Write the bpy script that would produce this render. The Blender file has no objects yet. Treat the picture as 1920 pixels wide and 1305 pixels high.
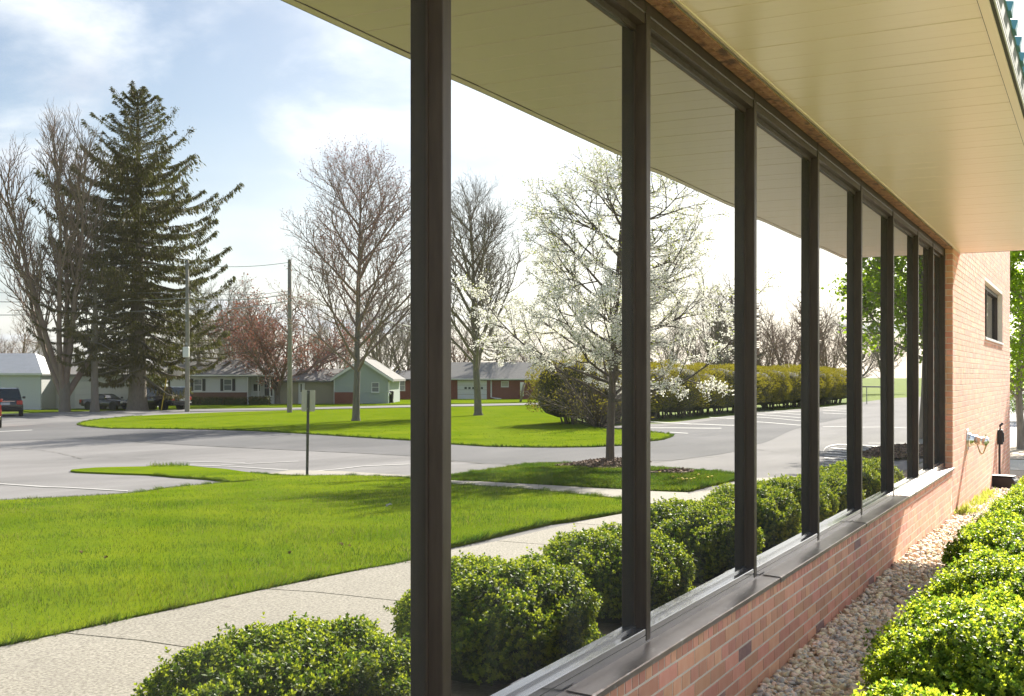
import bpy, bmesh, math, random
import numpy as np
from mathutils import Vector, Matrix

# ------------------------------------------------------------------ camera, world, sun, exposure
SC = bpy.context.scene
COL = SC.collection
PHI = math.radians(27.43)      # angle between view axis and the glass wall
FP = 2120.0                    # focal length in photo pixels (1920 wide)
CX, HY = 960.0, 706.0          # optical centre column, horizon row
EYE = 1.518
CAMX = 1.60                    # camera distance from the glass plane x = 0

cd = bpy.data.cameras.new('camera'); cam = bpy.data.objects.new('camera', cd); COL.objects.link(cam)
cam.location = (CAMX, 0, EYE); cam.rotation_euler = (math.radians(90), 0, PHI)
cd.sensor_width = 36; cd.lens = FP / 1920 * 36; cd.shift_y = (HY - 652.5) / 1920
cd.clip_start = 0.05; cd.clip_end = 6000
SC.camera = cam

SUN = Vector((0.112, 1.0, 0.60)).normalized()
EL = math.asin(SUN.z); AZ = math.atan2(SUN.x, SUN.y)
w = bpy.data.worlds.new('World'); SC.world = w; w.use_nodes = True
nt = w.node_tree; N = nt.nodes; L = nt.links; N.clear()
out = N.new('ShaderNodeOutputWorld'); bg = N.new('ShaderNodeBackground'); sky = N.new('ShaderNodeTexSky')
sky.sky_type = 'NISHITA'; sky.sun_disc = False; sky.sun_elevation = EL; sky.sun_rotation = AZ
sky.dust_density = 1.2; sky.air_density = 1.0; sky.ozone_density = 1.5
tc = N.new('ShaderNodeTexCoord'); sep = N.new('ShaderNodeSeparateXYZ'); L.new(tc.outputs['Generated'], sep.inputs[0])
def wmath(op, a, b=None, clamp=False):
    n = N.new('ShaderNodeMath'); n.operation = op; n.use_clamp = clamp
    for i, v in enumerate((a, b)):
        if v is None: continue
        if isinstance(v, (int, float)): n.inputs[i].default_value = v
        else: L.new(v, n.inputs[i])
    return n.outputs[0]
zc = wmath('MAXIMUM', sep.outputs['Z'], 0.0)
den = wmath('ADD', zc, 0.22)
cmb = N.new('ShaderNodeCombineXYZ')
L.new(wmath('DIVIDE', sep.outputs['X'], den), cmb.inputs[0]); L.new(wmath('DIVIDE', sep.outputs['Y'], den), cmb.inputs[1])
n1 = N.new('ShaderNodeTexNoise'); n1.inputs['Scale'].default_value = 1.5; n1.inputs['Detail'].default_value = 9
n1.inputs['Roughness'].default_value = 0.58; n1.inputs['Distortion'].default_value = 0.35
L.new(cmb.outputs[0], n1.inputs['Vector'])
r1 = N.new('ShaderNodeMapRange'); r1.inputs['From Min'].default_value = 0.44; r1.inputs['From Max'].default_value = 0.68
r1.interpolation_type = 'SMOOTHSTEP'; L.new(n1.outputs[0], r1.inputs['Value'])
hz = N.new('ShaderNodeMapRange'); hz.inputs['From Min'].default_value = 0.0; hz.inputs['From Max'].default_value = 0.22
hz.inputs['To Min'].default_value = 0.70; hz.inputs['To Max'].default_value = 0.0; L.new(zc, hz.inputs['Value'])
cl = wmath('MAXIMUM', r1.outputs[0], hz.outputs[0], True)
n2 = N.new('ShaderNodeTexNoise'); n2.inputs['Scale'].default_value = 2.6; n2.inputs['Detail'].default_value = 6
L.new(cmb.outputs[0], n2.inputs['Vector'])
cr = N.new('ShaderNodeMix'); cr.data_type = 'RGBA'
cr.inputs['A'].default_value = (4.3, 4.6, 5.3, 1); cr.inputs['B'].default_value = (6.9, 7.0, 7.2, 1)
n2r = N.new('ShaderNodeMapRange'); n2r.inputs['From Min'].default_value = 0.36; n2r.inputs['From Max'].default_value = 0.62; L.new(n2.outputs[0], n2r.inputs['Value']); L.new(n2r.outputs[0], cr.inputs['Factor'])
dp = N.new('ShaderNodeVectorMath'); dp.operation = 'DOT_PRODUCT'; dp.inputs[1].default_value = SUN[:]; L.new(tc.outputs['Generated'], dp.inputs[0])
glow = wmath('ADD', wmath('MULTIPLY', wmath('POWER', wmath('MAXIMUM', dp.outputs['Value'], 0.0), 10.0), 0.9), 1.0)
gv_ = N.new('ShaderNodeVectorMath'); gv_.operation = 'SCALE'; L.new(cr.outputs['Result'], gv_.inputs[0]); L.new(glow, gv_.inputs['Scale'])
sk = N.new('ShaderNodeVectorMath'); sk.operation = 'SCALE'; sk.inputs['Scale'].default_value = 0.68; L.new(sky.outputs[0], sk.inputs[0])
mx = N.new('ShaderNodeMix'); mx.data_type = 'RGBA'
L.new(wmath('MULTIPLY', cl, 0.95), mx.inputs['Factor']); L.new(sk.outputs[0], mx.inputs['A']); L.new(gv_.outputs[0], mx.inputs['B'])
L.new(mx.outputs['Result'], bg.inputs[0]); bg.inputs[1].default_value = 0.050; L.new(bg.outputs[0], out.inputs[0])

sd = bpy.data.lights.new('sun', 'SUN'); sd.energy = 3.0; sd.angle = math.radians(0.55); sd.color = (1.0, 0.93, 0.82)
so = bpy.data.objects.new('sun', sd); COL.objects.link(so)
so.rotation_euler = SUN.to_track_quat('Z', 'Y').to_euler()

vs = SC.view_settings; vs.view_transform = 'Standard'; vs.look = 'None'; vs.exposure = 3.05; vs.gamma = 1; vs.use_curve_mapping = False
cy = SC.cycles
cy.max_bounces = 10; cy.diffuse_bounces = 4; cy.glossy_bounces = 5; cy.transmission_bounces = 5; cy.transparent_max_bounces = 8
cy.sample_clamp_indirect = 4.0; cy.blur_glossy = 0.3
cy.use_denoising = True
try: cy.denoiser = 'OPENIMAGEDENOISE'; cy.denoising_prefilter = 'ACCURATE'
except Exception: pass

# ------------------------------------------------------------------ photo pixel -> place.  The panes are mirrors: what they show
# stands in front of the wall (x > 0); a ray from the camera is folded back at the glass plane x = 0.
CP, SP = math.cos(PHI), math.sin(PHI)
XK = ([-1e4, 3.2, 16, 66, 400, 1e4], [0, 0, -0.45, -0.75, -1.0, -1.0])
YK = ([-1e4, 10.5, 22, 1e4], [0, 0, -0.30, -0.30])
def tz(x, y): return float(np.interp(x, *XK) + np.interp(y, *YK))
def V(px, py, F, mirror=True):
    s = (px - CX) / FP; dx = -SP + CP * s; dy = CP + SP * s
    x = CAMX + dx * F; y = dy * F; z = EYE + (HY - py) / FP * F
    return Vector((-x if mirror else x, y, z))
def G(px, py, mirror=True):
    F = FP * EYE / max(py - HY, 4)
    for _ in range(60):
        p = V(px, py, F, mirror); F = 0.5 * F + 0.5 * FP * (EYE - tz(p.x, p.y)) / max(py - HY, 4)
    p = V(px, py, F, mirror); p.z = tz(p.x, p.y); return p, F
def gp(px, py, mirror=True): return G(px, py, mirror)[0]

# ------------------------------------------------------------------ mesh helpers
def np_mesh(name, Vt, faces_list):
    Vt = np.asarray(Vt, dtype=np.float32).reshape(-1, 3)
    me = bpy.data.meshes.new(name); me.vertices.add(len(Vt)); me.vertices.foreach_set('co', Vt.ravel())
    tot = [len(f) for f in faces_list]; ks = [f.shape[1] for f in faces_list if len(f)]
    fl = [f for f in faces_list if len(f)]
    li = np.concatenate([f.ravel() for f in fl]).astype(np.int32)
    lt = np.concatenate([np.full(len(f), f.shape[1], np.int32) for f in fl])
    ls = np.concatenate([[0], np.cumsum(lt)[:-1]]).astype(np.int32)
    me.loops.add(len(li)); me.loops.foreach_set('vertex_index', li)
    me.polygons.add(len(lt)); me.polygons.foreach_set('loop_start', ls); me.polygons.foreach_set('loop_total', lt)
    me.update(calc_edges=True); return me
def obj(name, me, mat=None, parent=None, smooth=False):
    if mat is not None and len(me.materials) == 0: me.materials.append(mat)
    if smooth: me.polygons.foreach_set('use_smooth', np.ones(len(me.polygons), dtype=bool))
    o = bpy.data.objects.new(name, me); COL.objects.link(o)
    if parent is not None: o.parent = parent
    return o
def empty(name, loc=(0, 0, 0), rz=0.0, parent=None):
    o = bpy.data.objects.new(name, None); COL.objects.link(o); o.location = loc; o.rotation_euler = (0, 0, rz)
    o.empty_display_size = 0.2
    if parent is not None: o.parent = parent
    return o
def tag(o, label=None, cat=None, group=None, kind=None):
    if label: o['label'] = label
    if cat: o['category'] = cat
    if group: o['group'] = group
    if kind: o['kind'] = kind
    return o
def copy_tree(o, parent=None):
    c = o.copy(); COL.objects.link(c)
    if parent is not None: c.parent = parent
    for ch in list(o.children): copy_tree(ch, c)
    return c

class MB:
    """collects shapes for ONE mesh"""
    def __init__(s): s.v = []; s.f = []
    def add(s, vs_, fs): 
        b = len(s.v); s.v += [tuple(p) for p in vs_]; s.f += [tuple(i + b for i in f) for f in fs]; return s
    def box(s, x0, x1, y0, y1, z0, z1, c=0.0):
        x0, x1 = min(x0, x1), max(x0, x1); y0, y1 = min(y0, y1), max(y0, y1); z0, z1 = min(z0, z1), max(z0, z1)
        if c <= 0:
            p = [(x, y, z) for z in (z0, z1) for y in (y0, y1) for x in (x0, x1)]
            return s.add(p, [(0, 2, 3, 1), (4, 5, 7, 6), (0, 1, 5, 4), (2, 6, 7, 3), (0, 4, 6, 2), (1, 3, 7, 5)])
        bm = bmesh.new(); bmesh.ops.create_cube(bm, size=1)
        for v in bm.verts:
            v.co = ((x0 + x1) / 2 + v.co.x * (x1 - x0), (y0 + y1) / 2 + v.co.y * (y1 - y0), (z0 + z1) / 2 + v.co.z * (z1 - z0))
        bmesh.ops.bevel(bm, geom=bm.edges[:], offset=c, segments=1, affect='EDGES')
        bm.verts.index_update(); s.add([v.co[:] for v in bm.verts], [[v.index for v in f.verts] for f in bm.faces]); bm.free(); return s
    def prism(s, poly, axis, a, b):
        """poly 2-D list extruded along axis ('x','y','z') from a to b"""
        def P(p, t):
            return {'x': (t, p[0], p[1]), 'y': (p[0], t, p[1]), 'z': (p[0], p[1], t)}[axis]
        n = len(poly); vs_ = [P(p, a) for p in poly] + [P(p, b) for p in poly]
        fs = [tuple(range(n))[::-1], tuple(range(n, 2 * n))] + [(i, (i + 1) % n, n + (i + 1) % n, n + i) for i in range(n)]
        return s.add(vs_, fs)
    def tube(s, pts, rad, k=8, cap=True):
        pts = [Vector(p) for p in pts]; n = len(pts)
        if isinstance(rad, (int, float)): rad = [rad] * n
        vs_ = []
        for i in range(n):
            t = (pts[min(i + 1, n - 1)] - pts[max(i - 1, 0)]).normalized()
            ref = Vector((0, 0, 1)) if abs(t.z) < 0.9 else Vector((1, 0, 0))
            u = t.cross(ref).normalized(); v = t.cross(u)
            for j in range(k):
                a = 2 * math.pi * j / k; vs_.append(pts[i] + (u * math.cos(a) + v * math.sin(a)) * rad[i])
        fs = [(i * k + j, i * k + (j + 1) % k, (i + 1) * k + (j + 1) % k, (i + 1) * k + j) for i in range(n - 1) for j in range(k)]
        if cap: fs += [tuple(range(k))[::-1], tuple(range((n - 1) * k, n * k))]
        return s.add(vs_, fs)
    def quad(s, a, b, c, d): return s.add([a, b, c, d], [(0, 1, 2, 3)])
    def mesh(s, name):
        me = bpy.data.meshes.new(name); me.from_pydata(s.v, [], s.f)
        bm = bmesh.new(); bm.from_mesh(me); bmesh.ops.recalc_face_normals(bm, faces=bm.faces[:]); bm.to_mesh(me); bm.free()
        me.update(); return me
    def build(s, name, mat, parent=None, smooth=False): return obj(name, s.mesh(name), mat, parent, smooth)

# ------------------------------------------------------------------ materials (all procedural)
def new_mat(name):
    m = bpy.data.materials.new(name); m.use_nodes = True; nt = m.node_tree; nt.nodes.clear()
    return m, nt, nt.nodes, nt.links
def pm(name, c1, c2=None, scale=8.0, rough=0.6, spec=0.4, metal=0.0, bump=0.0, bscale=None, rand=0.0, translucent=0.0,
       c3=None, scale3=1.0, f3=(0.5, 0.65), detail=6, coat=0.0, stretch=None, tcol=None, w3=1.0, bdist=0.01, hue=0.0):
    m, nt, N, L = new_mat(name)
    o = N.new('ShaderNodeOutputMaterial'); p = N.new('ShaderNodeBsdfPrincipled')
    p.inputs['Roughness'].default_value = rough; p.inputs['Metallic'].default_value = metal
    p.inputs['Specular IOR Level'].default_value = spec; p.inputs['Coat Weight'].default_value = coat
    g = N.new('ShaderNodeTexCoord'); vec = g.outputs['Object']
    if stretch:
        mp = N.new('ShaderNodeMapping'); mp.inputs['Scale'].default_value = stretch; L.new(vec, mp.inputs[0]); vec = mp.outputs[0]
    col = None
    def noise(sc, det=detail):
        n = N.new('ShaderNodeTexNoise'); n.inputs['Scale'].default_value = sc; n.inputs['Detail'].default_value = det
        n.inputs['Roughness'].default_value = 0.6; L.new(vec, n.inputs['Vector']); return n.outputs[0]
    if c2 is not None:
        r = N.new('ShaderNodeMapRange'); r.inputs['From Min'].default_value = 0.32; r.inputs['From Max'].default_value = 0.68
        L.new(noise(scale), r.inputs['Value'])
        m1 = N.new('ShaderNodeMix'); m1.data_type = 'RGBA'; m1.inputs['A'].default_value = (*c1, 1); m1.inputs['B'].default_value = (*c2, 1)
        L.new(r.outputs[0], m1.inputs['Factor']); col = m1.outputs['Result']
    if c3 is not None:
        r = N.new('ShaderNodeMapRange'); r.inputs['From Min'].default_value = f3[0]; r.inputs['From Max'].default_value = f3[1]
        r.inputs['To Max'].default_value = w3
        L.new(noise(scale3, 4), r.inputs['Value'])
        m2 = N.new('ShaderNodeMix'); m2.data_type = 'RGBA'; m2.inputs['B'].default_value = (*c3, 1)
        if col is None: m2.inputs['A'].default_value = (*c1, 1)
        else: L.new(col, m2.inputs['A'])
        L.new(r.outputs[0], m2.inputs['Factor']); col = m2.outputs['Result']
    if rand > 0:
        gi = N.new('ShaderNodeNewGeometry'); oi = N.new('ShaderNodeObjectInfo')
        ad = N.new('ShaderNodeMath'); ad.operation = 'ADD'; L.new(gi.outputs['Random Per Island'], ad.inputs[0]); L.new(oi.outputs['Random'], ad.inputs[1])
        fr = N.new('ShaderNodeMath'); fr.operation = 'FRACT'; L.new(ad.outputs[0], fr.inputs[0])
        h = N.new('ShaderNodeHueSaturation'); 
        mr = N.new('ShaderNodeMapRange'); mr.inputs['To Min'].default_value = 1 - rand; mr.inputs['To Max'].default_value = 1 + rand
        L.new(fr.outputs[0], mr.inputs['Value']); L.new(mr.outputs[0], h.inputs['Value'])
        if hue > 0:
            m7 = N.new('ShaderNodeMath'); m7.operation = 'MULTIPLY'; m7.inputs[1].default_value = 7.31; L.new(fr.outputs[0], m7.inputs[0])
            f7 = N.new('ShaderNodeMath'); f7.operation = 'FRACT'; L.new(m7.outputs[0], f7.inputs[0])
            mh = N.new('ShaderNodeMapRange'); mh.inputs['To Min'].default_value = 0.5 - hue; mh.inputs['To Max'].default_value = 0.5 + hue
            L.new(f7.outputs[0], mh.inputs['Value']); L.new(mh.outputs[0], h.inputs['Hue'])
        if col is None: h.inputs['Color'].default_value = (*c1, 1)
        else: L.new(col, h.inputs['Color'])
        col = h.outputs[0]
    if col is None: p.inputs['Base Color'].default_value = (*c1, 1)
    else: L.new(col, p.inputs['Base Color'])
    if bump > 0:
        b = N.new('ShaderNodeBump'); b.inputs['Strength'].default_value = bump; b.inputs['Distance'].default_value = bdist
        L.new(noise(bscale or scale * 3, 5), b.inputs['Height']); L.new(b.outputs[0], p.inputs['Normal'])
    if translucent > 0:
        t = N.new('ShaderNodeBsdfTranslucent'); ms = N.new('ShaderNodeMixShader'); ms.inputs[0].default_value = translucent
        if tcol is not None: t.inputs[0].default_value = (*tcol, 1)
        elif col is None: t.inputs[0].default_value = (*c1, 1)
        else: L.new(col, t.inputs[0])
        L.new(p.outputs[0], ms.inputs[1]); L.new(t.outputs[0], ms.inputs[2]); L.new(ms.outputs[0], o.inputs[0])
    else: L.new(p.outputs[0], o.inputs[0])
    return m

M = {}
def mirror_mat():
    m, nt, N, L = new_mat('mirror_glass'); o = N.new('ShaderNodeOutputMaterial'); g = N.new('ShaderNodeBsdfGlossy')
    g.inputs['Color'].default_value = (0.425, 0.43, 0.425, 1); g.inputs['Roughness'].default_value = 0.0
    d = N.new('ShaderNodeBsdfDiffuse'); d.inputs['Color'].default_value = (0.62, 0.60, 0.56, 1); x = N.new('ShaderNodeMixShader')
    tc_ = N.new('ShaderNodeTexCoord'); mp = N.new('ShaderNodeMapping'); mp.inputs['Scale'].default_value = (1, 3.0, 0.5); n = N.new('ShaderNodeTexNoise'); n.inputs['Scale'].default_value = 2.2; n.inputs['Detail'].default_value = 5
    L.new(tc_.outputs['Object'], mp.inputs[0]); L.new(mp.outputs[0], n.inputs['Vector']); r = N.new('ShaderNodeMapRange'); r.inputs['From Min'].default_value = 0.3; r.inputs['From Max'].default_value = 0.75; r.inputs['To Min'].default_value = 0.018; r.inputs['To Max'].default_value = 0.050
    L.new(n.outputs[0], r.inputs['Value']); L.new(r.outputs[0], x.inputs[0]); L.new(g.outputs[0], x.inputs[1]); L.new(d.outputs[0], x.inputs[2]); L.new(x.outputs[0], o.inputs[0]); return m
M['mirror_glass'] = mirror_mat()
M['bronze'] = pm('bronze', (0.036, 0.024, 0.019), (0.056, 0.040, 0.032), scale=14, rough=0.46, spec=0.32, stretch=(3, 3, 0.4))
M['rail'] = pm('rail', (0.060, 0.056, 0.055), (0.085, 0.078, 0.074), scale=10, rough=0.26, spec=0.8, coat=0.6)
M['sill'] = pm('sill', (0.20, 0.165, 0.145), (0.34, 0.29, 0.26), scale=9, rough=0.34, metal=0.55, c3=(0.42, 0.40, 0.38), scale3=26, f3=(0.62, 0.72), bump=0.15, bscale=30, stretch=(1, 0.35, 1))
M['rust'] = pm('rust', (0.20, 0.085, 0.04), (0.36, 0.19, 0.10), scale=22, rough=0.9, bump=0.9, bscale=60, c3=(0.10, 0.05, 0.035), scale3=14, bdist=0.02)
M['brick'] = pm('brick', (0.55, 0.245, 0.15), (0.60, 0.315, 0.21), scale=18, rough=0.85, rand=0.17, hue=0.012, bump=0.10, bscale=70, stretch=(1, 1, 0.5), bdist=0.004, c3=(0.40, 0.25, 0.14), scale3=2.2, f3=(0.55, 0.7), w3=0.6)
M['brick_dark'] = pm('brick_dark', (0.22, 0.12, 0.11), (0.30, 0.17, 0.14), scale=18, rough=0.85, bump=0.45, bscale=70)
M['mortar'] = pm('mortar', (0.56, 0.48, 0.38), (0.63, 0.55, 0.45), scale=20, rough=0.95, bump=0.4, bscale=90)
M['soffit'] = pm('soffit', (0.71, 0.585, 0.42), (0.74, 0.615, 0.45), scale=1.5, rough=0.30, spec=0.45)
M['soffit_gap'] = pm('soffit_gap', (0.05, 0.045, 0.035), rough=0.8)
M['drip_white'] = pm('drip_white', (0.50, 0.50, 0.48), rough=0.6, spec=0.2)
M['fascia'] = pm('fascia', (0.10, 0.10, 0.075), (0.13, 0.13, 0.10), scale=5, rough=0.8, spec=0.15)
M['roof_teal'] = pm('roof_teal', (0.055, 0.17, 0.18), (0.075, 0.21, 0.215), scale=4, rough=0.45)
M['interior'] = pm('interior', (0.06, 0.055, 0.05), rough=0.9)
M['gravel'] = pm('gravel', (0.66, 0.52, 0.36), (0.74, 0.61, 0.46), scale=40, rough=0.85, rand=0.30, hue=0.03, c3=(0.46, 0.43, 0.40), scale3=17, f3=(0.52, 0.58), bump=0.2, bscale=120)
M['gravel_bed'] = pm('gravel_bed', (0.40, 0.32, 0.23), (0.26, 0.205, 0.15), scale=45, rough=0.95, bump=0.8, bscale=60)
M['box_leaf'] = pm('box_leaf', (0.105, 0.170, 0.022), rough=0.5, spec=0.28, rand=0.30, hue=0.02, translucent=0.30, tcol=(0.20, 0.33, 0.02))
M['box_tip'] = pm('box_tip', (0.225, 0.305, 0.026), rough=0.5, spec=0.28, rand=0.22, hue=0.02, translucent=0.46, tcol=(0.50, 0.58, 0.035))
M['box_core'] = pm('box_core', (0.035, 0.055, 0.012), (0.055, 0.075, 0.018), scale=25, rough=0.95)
M['twig'] = pm('twig', (0.10, 0.075, 0.055), (0.15, 0.12, 0.09), scale=12, rough=0.9)
M['grass_sheet'] = pm('grass_sheet', (0.115, 0.185, 0.007), (0.19, 0.24, 0.012), scale=0.9, rough=1.0, spec=0.0, c3=(0.095, 0.155, 0.004), scale3=0.35, f3=(0.5, 0.75), bump=0.35, bscale=20, bdist=0.04, w3=0.8)
M['grass_blade'] = pm('grass_blade', (0.080, 0.152, 0.008), (0.165, 0.208, 0.014), scale=1.7, rough=0.6, spec=0.1, rand=0.38, hue=0.03, translucent=0.45, c3=(0.065, 0.135, 0.012), scale3=0.6, f3=(0.46, 0.66))
M['far_grass'] = pm('far_grass', (0.13, 0.19, 0.012), (0.17, 0.225, 0.015), scale=0.25, rough=0.95, spec=0.1, c3=(0.10, 0.15, 0.03), scale3=0.05, bump=0.6, bscale=6, bdist=0.06)
M['walk'] = pm('walk', (0.20, 0.18, 0.145), (0.44, 0.41, 0.345), scale=55, rough=0.9, c3=(0.22, 0.20, 0.17), scale3=1.4, f3=(0.5, 0.8), bump=0.5, bscale=140, w3=0.45, bdist=0.004, detail=2, rand=0.05)
M['joint'] = pm('joint', (0.09, 0.08, 0.065), rough=0.95)
M['lot'] = pm('lot', (0.235, 0.225, 0.225), (0.28, 0.27, 0.27), scale=0.8, rough=0.95, spec=0.08, c3=(0.165, 0.16, 0.16), scale3=0.30, f3=(0.48, 0.72), bump=0.35, bscale=60, stretch=(1, 0.35, 1), w3=0.8, bdist=0.004)
M['lot_dark'] = pm('lot_dark', (0.145, 0.145, 0.15), (0.19, 0.185, 0.19), scale=0.8, rough=0.95, spec=0.08, c3=(0.11, 0.11, 0.115), scale3=0.30, f3=(0.5, 0.7), bump=0.35, bscale=60, stretch=(0.5, 0.25, 1), w3=0.8, bdist=0.004)
M['paint'] = pm('paint', (0.50, 0.49, 0.475), (0.42, 0.415, 0.40), scale=6, rough=0.8, c3=(0.32, 0.315, 0.31), scale3=12, f3=(0.6, 0.75))
M['kerb'] = pm('kerb', (0.42, 0.40, 0.36), (0.50, 0.475, 0.43), scale=8, rough=0.9)
M['mulch'] = pm('mulch', (0.17, 0.115, 0.08), (0.26, 0.185, 0.135), scale=28, rough=0.95, rand=0.35, bump=0.8, bscale=40)
M['bark'] = pm('bark', (0.20, 0.165, 0.135), (0.29, 0.245, 0.205), scale=7, rough=0.95, bump=0.7, bscale=22, stretch=(2.5, 2.5, 0.5), bdist=0.02)
M['pear_bark'] = pm('pear_bark', (0.085, 0.065, 0.05), (0.15, 0.12, 0.095), scale=7, rough=0.95, bump=0.7, bscale=22, stretch=(2.5, 2.5, 0.5), bdist=0.02)
M['bark_grey'] = pm('bark_grey', (0.15, 0.13, 0.105), (0.24, 0.21, 0.175), scale=6, rough=0.95, bump=0.7, bscale=18, stretch=(2.5, 2.5, 0.5), bdist=0.02)
M['twig_red'] = pm('twig_red', (0.25, 0.175, 0.145), (0.31, 0.23, 0.195), scale=3, rough=0.9)
M['bud_red'] = pm('bud_red', (0.36, 0.10, 0.09), (0.30, 0.15, 0.08), scale=0.9, rough=0.8, rand=0.3, translucent=0.3)
M['bud_tan'] = pm('bud_tan', (0.30, 0.21, 0.09), rough=0.8, rand=0.3, translucent=0.3)
M['needle'] = pm('needle', (0.125, 0.092, 0.034), (0.13, 0.108, 0.038), scale=0.6, rough=0.7, spec=0.2, rand=0.30, translucent=0.22, tcol=(0.10, 0.12, 0.02))
M['blossom'] = pm('blossom', (0.86, 0.86, 0.80), rough=0.8, spec=0.1, rand=0.06, translucent=0.45, tcol=(0.90, 0.89, 0.80))
M['pear_leaf'] = pm('pear_leaf', (0.20, 0.27, 0.045), rough=0.6, rand=0.25, translucent=0.45, tcol=(0.40, 0.44, 0.06))
M['leaf_green'] = pm('leaf_green', (0.17, 0.26, 0.020), rough=0.5, rand=0.30, hue=0.015, translucent=0.45, tcol=(0.36, 0.52, 0.02))
M['hedge_leaf'] = pm('hedge_leaf', (0.125, 0.125, 0.020), (0.17, 0.152, 0.026), scale=0.7, rough=0.7, spec=0.2, rand=0.32, hue=0.02, translucent=0.35, tcol=(0.33, 0.29, 0.02))
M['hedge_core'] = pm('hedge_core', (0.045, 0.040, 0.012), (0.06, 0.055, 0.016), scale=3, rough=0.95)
M['willow'] = pm('willow', (0.22, 0.25, 0.03), rough=0.7, rand=0.3, translucent=0.4)
M['pole_wood'] = pm('pole_wood', (0.25, 0.225, 0.19), (0.33, 0.30, 0.26), scale=5, rough=0.9, stretch=(3, 3, 0.3))
M['wire'] = pm('wire', (0.10, 0.10, 0.10), rough=0.6)
M['wire_bright'] = pm('wire_bright', (0.62, 0.61, 0.58), rough=0.35, metal=0.6)
M['sign_back'] = pm('sign_back', (0.47, 0.44, 0.36), (0.52, 0.49, 0.41), scale=7, rough=0.5, metal=0.2)
M['post_green'] = pm('post_green', (0.06, 0.065, 0.05), (0.09, 0.09, 0.075), scale=12, rough=0.6)
M['siding_white'] = pm('siding_white', (0.66, 0.67, 0.66), rough=0.6)
M['siding_green'] = pm('siding_green', (0.43, 0.48, 0.45), rough=0.6)
M['siding_tan'] = pm('siding_tan', (0.42, 0.38, 0.28), rough=0.65)
M['house_brick'] = pm('house_brick', (0.24, 0.085, 0.06), (0.30, 0.12, 0.085), scale=7, rough=0.9, bump=0.3)
M['house_brick_dark'] = pm('house_brick_dark', (0.17, 0.085, 0.065), (0.22, 0.12, 0.09), scale=7, rough=0.9)
M['roof_grey'] = pm('roof_grey', (0.20, 0.19, 0.185), (0.27, 0.26, 0.25), scale=3, rough=0.9, bump=0.3)
M['roof_dark'] = pm('roof_dark', (0.085, 0.085, 0.10), (0.12, 0.12, 0.135), scale=3, rough=0.9, bump=0.3)
M['roof_metal'] = pm('roof_metal', (0.55, 0.55, 0.55), (0.62, 0.62, 0.62), scale=2, rough=0.4, metal=0.6)
M['trim_white'] = pm('trim_white', (0.78, 0.78, 0.75), rough=0.5)
M['shutter'] = pm('shutter', (0.03, 0.03, 0.035), rough=0.6)
M['dark_glass'] = pm('dark_glass', (0.03, 0.035, 0.04), rough=0.06, spec=0.8)
M['glass_grey'] = pm('glass_grey', (0.16, 0.18, 0.19), rough=0.08, spec=0.8)
M['car_black'] = pm('car_black', (0.018, 0.018, 0.024), rough=0.22, spec=0.6, coat=0.8)
M['car_dark'] = pm('car_dark', (0.03, 0.026, 0.03), rough=0.25, spec=0.6, coat=0.8)
M['car_red'] = pm('car_red', (0.50, 0.03, 0.015), rough=0.25, spec=0.6, coat=0.8)
M['tyre'] = pm('tyre', (0.02, 0.02, 0.02), rough=0.9)
M['rim'] = pm('rim', (0.45, 0.44, 0.42), rough=0.35, metal=0.8)
M['tail'] = pm('tail', (0.55, 0.02, 0.02), rough=0.2, coat=0.6)
M['lamp'] = pm('lamp', (0.75, 0.75, 0.72), rough=0.15, coat=0.5)
M['chrome'] = pm('chrome', (0.60, 0.60, 0.58), rough=0.16, metal=1.0)
M['plastic_black'] = pm('plastic_black', (0.016, 0.016, 0.018), rough=0.5)
M['cast_metal'] = pm('cast_metal', (0.56, 0.55, 0.50), (0.66, 0.65, 0.60), scale=20, rough=0.24, metal=0.95)
M['brass'] = pm('brass', (0.40, 0.33, 0.18), rough=0.35, metal=0.9)
M['rust_stain'] = pm('rust_stain', (0.26, 0.13, 0.07), rough=0.95)
M['yellow'] = pm('yellow', (0.65, 0.48, 0.05), rough=0.6)
M['steel'] = pm('steel', (0.40, 0.40, 0.40), rough=0.4, metal=0.8)
M['plate'] = pm('plate', (0.55, 0.57, 0.60), rough=0.5)
M['weed'] = pm('weed', (0.30, 0.34, 0.05), rough=0.7, rand=0.3, translucent=0.4)
M['dandelion'] = pm('dandelion', (0.80, 0.62, 0.03), rough=0.7)
M['leaf_litter'] = pm('leaf_litter', (0.30, 0.19, 0.10), rough=0.9, rand=0.3)

# ------------------------------------------------------------------ the ground and everything laid on it
rnd = random.Random(7); nr = np.random.default_rng(7)
def smooth_poly(pts, step=1.0, closed=True, jit=0.0, seed=1):
    """Catmull-Rom through 2-D points, with a little raggedness"""
    rr = random.Random(seed); P = [Vector((p[0], p[1])) for p in pts]; n = len(P); o = []
    for i in range(n if closed else n - 1):
        p0, p1, p2, p3 = P[(i - 1) % n], P[i], P[(i + 1) % n], P[(i + 2) % n]
        if not closed: p0 = P[max(i - 1, 0)]; p3 = P[min(i + 2, n - 1)]
        m = max(1, min(40, int((p2 - p1).length / step)))
        for k in range(m):
            t = k / m
            # centripetal-ish: damp tangents for uneven spacing
            l = (p2 - p1).length; t1 = (p2 - p0) * (l / max((p2 - p1).length + (p1 - p0).length, 1e-6)); t2 = (p3 - p1) * (l / max((p3 - p2).length + (p2 - p1).length, 1e-6))
            h = (2 * t**3 - 3 * t**2 + 1) * p1 + (t**3 - 2 * t**2 + t) * t1 + (-2 * t**3 + 3 * t**2) * p2 + (t**3 - t**2) * t2
            if jit: h = h + Vector((rr.uniform(-jit, jit), rr.uniform(-jit, jit)))
            o.append(h)
    return o
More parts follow.
